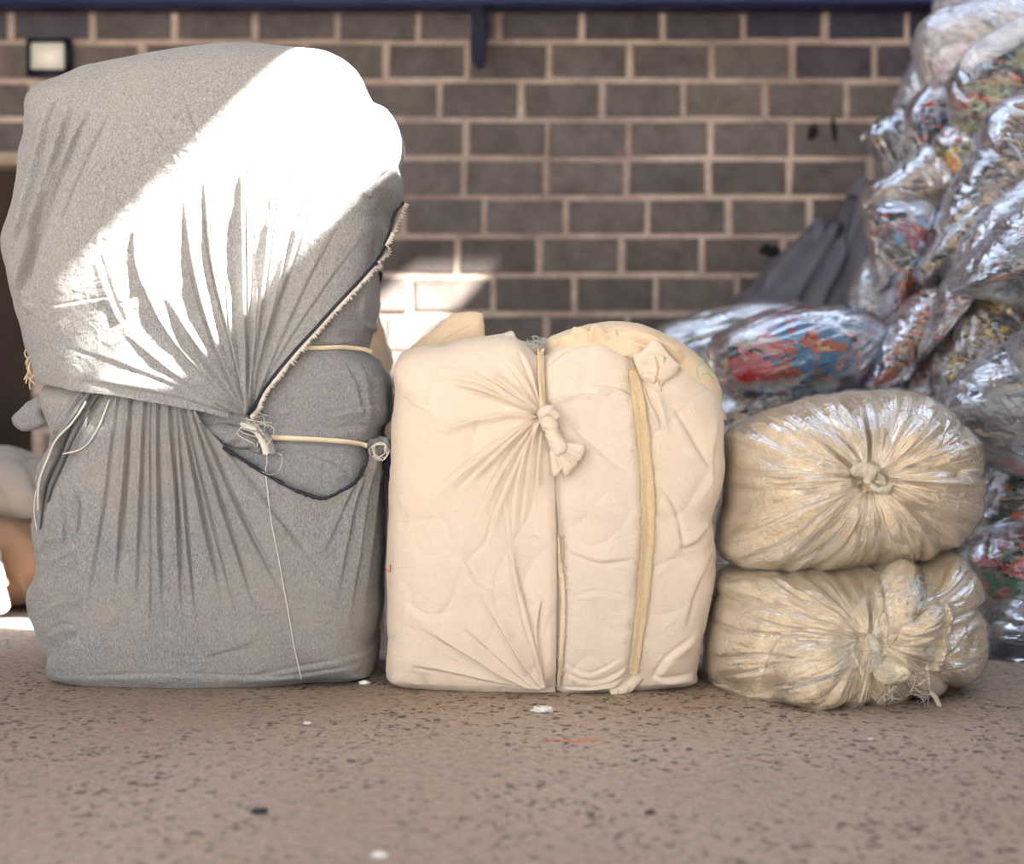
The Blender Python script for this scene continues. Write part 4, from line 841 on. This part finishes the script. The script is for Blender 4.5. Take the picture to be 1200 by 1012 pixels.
bag([(1062, 132), (1075, 110), (1095, 100), (1116, 106), (1120, 140), (1107, 168), (1085, 182), (1066, 180), (1059, 155)], 5.84, 0.12, 'small bag with navy and bright red cloth under the shiny white bag', [NV, GY, RD, NV, (.55, .4, .38), CH, GY], -70, seed=17, scale=10)
bag([(1010, 163), (1030, 141), (1062, 123), (1085, 130), (1092, 160), (1072, 192), (1052, 216), (1034, 214), (1026, 188)], 6, 0.13, 'dark bag with a pointed left corner high on the heap', [BK, NV, CH, TN, GY, BR], -60, seed=18, scale=8, neck=([(1009, 163), (1014, 160), (1024, 156)], [1, 4, 9], .0))
bag([(1008, 238), (1015, 220), (1037, 205), (1060, 185), (1088, 168), (1108, 180), (1114, 210), (1106, 238), (1080, 252), (1040, 256), (1015, 256)], 5.77, 0.15, 'bag of tan and grey scraps below the pointed dark bag', [TN, GY, BE, (.5, .35, .25), CH, WH], -55, fm=1, seed=19, scale=10)
bag([(1011, 255), (1030, 238), (1070, 236), (1097, 244), (1098, 272), (1087, 310), (1065, 348), (1040, 374), (1030, 352), (1020, 310)], 5.62, 0.18, 'bag of blue, orange and maroon cloth over a dark bundle', [NV, OR, MR, BE, BK, BL, CH, MR], -40, seed=20, scale=8)
bag([(992, 345), (1000, 318), (1018, 296), (1035, 300), (1050, 340), (1060, 450), (1060, 690), (1020, 710), (985, 700), (980, 560), (985, 420)], 5.92, 0.15, 'whitish bag with a red speck at the left edge of the heap', [WH, GY, RD, WH, GN, (.6, .5, .5)], -70, fm=1, seed=21, scale=10)
bag([(827, 420), (832, 400), (846, 388), (891, 368), (948, 358), (1004, 360), (1036, 376), (1040, 410), (1010, 450), (970, 462), (900, 466), (842, 462)], 5.55, 0.24, 'lying clear bag of red, blue and brown cloth behind the fibre bags', [BL, RD, BL, (.40, .09, .05), TN, PK, BR, BL, BE, NV], 18, seed=22, scale=6, st=1.8, small=.3, zmin=.5)
bag([(768, 395), (790, 378), (835, 364), (880, 355), (915, 353), (950, 358), (988, 372), (995, 470), (990, 640), (970, 695), (880, 703), (800, 698), (772, 640), (765, 480)], 6.1, 0.22, 'pale clear bag of beige fibre behind the red and blue bag', [BE, (.62, .54, .42), BE, (.45, .37, .26)], 12, seed=23, scale=10, fm=1)
bag([(830, 490), (845, 462), (900, 448), (960, 450), (1000, 472), (1010, 560), (1005, 700), (990, 716), (900, 724), (842, 714), (826, 600)], 5.52, 0.2, 'bag of beige and grey scraps under the red and blue bag', [BE, GY, TN, WH, CH, BE, BR], 20, seed=24, scale=9)
# dark tarpaulin bundle against the wall
tb = Body([(856, 362), (880, 335), (910, 306), (945, 276), (985, 243), (1000, 216), (1010, 208), (1026, 212), (1050, 240), (1060, 330), (1060, 460), (1060, 640), (1000, 672), (900, 676), (850, 640), (835, 500)], 6.75, .3, 2.6, (965, 440), 400, 160)
FX, FY = proj(tb.P); H = .012*fbm(FX*.02, FY*.02, 0*FX)
for pts, w_, a in (([(1012, 214), (985, 270), (950, 330), (925, 380)], (6, 16), .025), ([(1014, 216), (1005, 270), (985, 320), (960, 370)], (5, 12), .025), ([(1006, 214), (955, 280), (890, 345)], (5, 12), .04), ([(1020, 216), (1020, 290), (1005, 350)], (5, 12), .03)):
    crease(H, FX, FY, pts, w_, a, e=(.1, .2))
tbt = thing('tarpaulin', 'dark grey tarpaulin bundle rising to a peak by the block wall', 'tarpaulin', (tb.c[0], tb.c[1], 0))
link('sheet', tb.mesh('sheet', tb.displaced(H), plain('charcoal_tarpaulin', (.085, .085, .105), .5, var=.35, scale=5, spec=.5)), tbt)
P2 = catmull([(1004, 232), (1010, 218), (1016, 208)], 6, False); mbx = MB(); mbx.tube(np.array([at(u, v, 6.6) for u, v in P2]), np.array([14, 13, 12, 11, 10, 9, 8, 8, 7, 6, 5, 4, 3])[:len(P2)]*6.6/FPX, 16)
link('tied_peak', mbx.me('tied_peak', plain('grey_tarpaulin_tie', (.12, .12, .14), .5)), tbt)

# ---------------------------------------------------------------- behind the grey bale and at the left
def sack(outline, d, hd, label, col, name='sack', amp=1.0, zmin=0, cat='sack', seed=0, ctr=None):
    b = Body(outline, d, hd, 2.7, ctr, 260, 110, zmin=zmin); X, Y, Z = b.P[..., 0], b.P[..., 1], b.P[..., 2]
    h = (.02*fbm(X*5+seed, Y*5, Z*5)-.014*ridge(pn(X*9+Z*5, Y*6, Z*4+seed), 3)**2)*amp
    return single(name, b.mesh(name, b.displaced(h), cloth(name+'_cloth_%d' % seed, col, tuple(c*.9 for c in col), .4, .08, 300)), label, cat)
sack([(330, 420), (380, 330), (425, 305), (440, 312), (447, 345), (456, 390), (461, 420), (461, 500), (460, 620), (455, 730), (440, 748), (340, 748), (320, 700), (320, 500)], 5.12, .17, 'tan cloth sack peeping out between the grey and calico bales', (.66, .50, .34), seed=3)
sack([(-90, 640), (-60, 606), (-20, 597), (30, 600), (75, 620), (85, 670), (60, 706), (-20, 708), (-90, 700)], 5.75, .22, 'rust-brown sack on the floor left of the grey bale', (.36, .21, .13), seed=5)
sack([(-90, 560), (-50, 535), (0, 522), (35, 530), (70, 545), (90, 580), (60, 608), (0, 610), (-90, 605)], 5.8, .22, 'dusty grey-beige sack lying on the rust-brown sack', (.38, .34, .29), zmin=.30, seed=6)
sack([(-70, 660), (-30, 634), (-8, 637), (6, 658), (12, 690), (10, 715), (-20, 728), (-70, 724)], 5.35, .14, 'bright white sack at the left frame edge', (.85, .87, .88), seed=7)

# ---------------------------------------------------------------- litter on the floor
def floor_pt(px, py): d = FPX*CAMH/(py-HZ); return (px-600)*d/FPX, d-CAMD
def fluff(px, py, sx, label, seed, mat, sz=.35, name='fibre_tuft'):
    x, y = floor_pt(px, py); n1, n2 = 40, 20; a = np.linspace(0, 2*np.pi, n1, endpoint=False); b = np.linspace(.02, np.pi-.02, n2)
    s_ = sx*FPX*CAMH/(py-HZ)/FPX; D = np.stack([np.sin(b)[:, None]*np.cos(a), np.sin(b)[:, None]*np.sin(a), np.cos(b)[:, None]+0*a], -1)
    k = 1+.9*pn(D[..., 0]*2.2+seed, D[..., 1]*2.2, D[..., 2]*2.2)+.4*pn(D[..., 0]*6+seed, D[..., 1]*6, D[..., 2]*6)
    P = D*k[..., None]*np.array([s_, s_*.8, s_*sz]); P[..., 2] = np.maximum(P[..., 2]+s_*sz*.6, .0005); P += (x, y, 0)
    i = np.arange(n2-1)[:, None]*n1; j = np.arange(n1)[None]; k_ = (j+1) % n1
    V = np.vstack([P.reshape(-1, 3), P[0].mean(0)[None], P[-1].mean(0)[None]]); jj = np.arange(n1); kk = (jj+1) % n1
    mb = MB(); mb.add(V, np.stack([i+j, i+n1+j, i+n1+k_, i+k_], -1).reshape(-1, 4), np.vstack([np.stack([np.full(n1, n1*n2), jj, kk], -1), np.stack([np.full(n1, n1*n2+1), (n2-1)*n1+kk, (n2-1)*n1+jj], -1)]))
    return single(name, mb.me(name, mat), label, 'tuft' if name == 'fibre_tuft' else 'pebble')
wf = plain('white_fluff', (.85, .83, .80), .95, bump=.003)
fluff(636, 833, 12, 'white fluff tuft on the floor in front of the calico bale', 1.5, wf, .3)
fluff(445, 1003, 9, 'pale fluff tuft on the floor at the bottom of the picture', 3.5, wf, .3)
fluff(360, 848, 4, 'tiny pale fluff tuft on the floor before the grey bale', 5.5, wf, .4)
fluff(427, 801, 6, 'white fluff tuft at the foot of the grey bale', 7.5, wf, .4)
fluff(1020, 866, 3, 'tiny pale fluff tuft on the floor before the fibre bags', 8.5, wf, .4)
pb = plain('dark_pebble', (.05, .05, .055), .8)
fluff(304, 952, 9, 'dark pebble on the floor, nearer the left', 11.5, pb, .35, 'pebble')
fluff(762, 953, 6, 'dark pebble on the floor, nearer the right', 12.5, pb, .4, 'pebble')
for o_ in list(bpy.data.objects):
    if o_.name.split('.')[0] in ('fringe', 'stray_threads', 'torn_shreds', 'thread_tangle', 'thread_loops', 'tassel'): o_['kind'] = 'stuff'
# faint orange scuff string
x0, y0 = floor_pt(640, 868); x1, _ = floor_pt(704, 870)
tm = MB(); tt = np.linspace(0, 1, 24); tm.tube(np.stack([x0+(x1-x0)*tt, y0+.006*np.sin(tt*9), .0012+0*tt], -1), .0022, 5)
single('string', tm.me('string', plain('orange_string', (.62, .22, .12), .8)), 'short orange string on the floor before the calico bale', 'string')
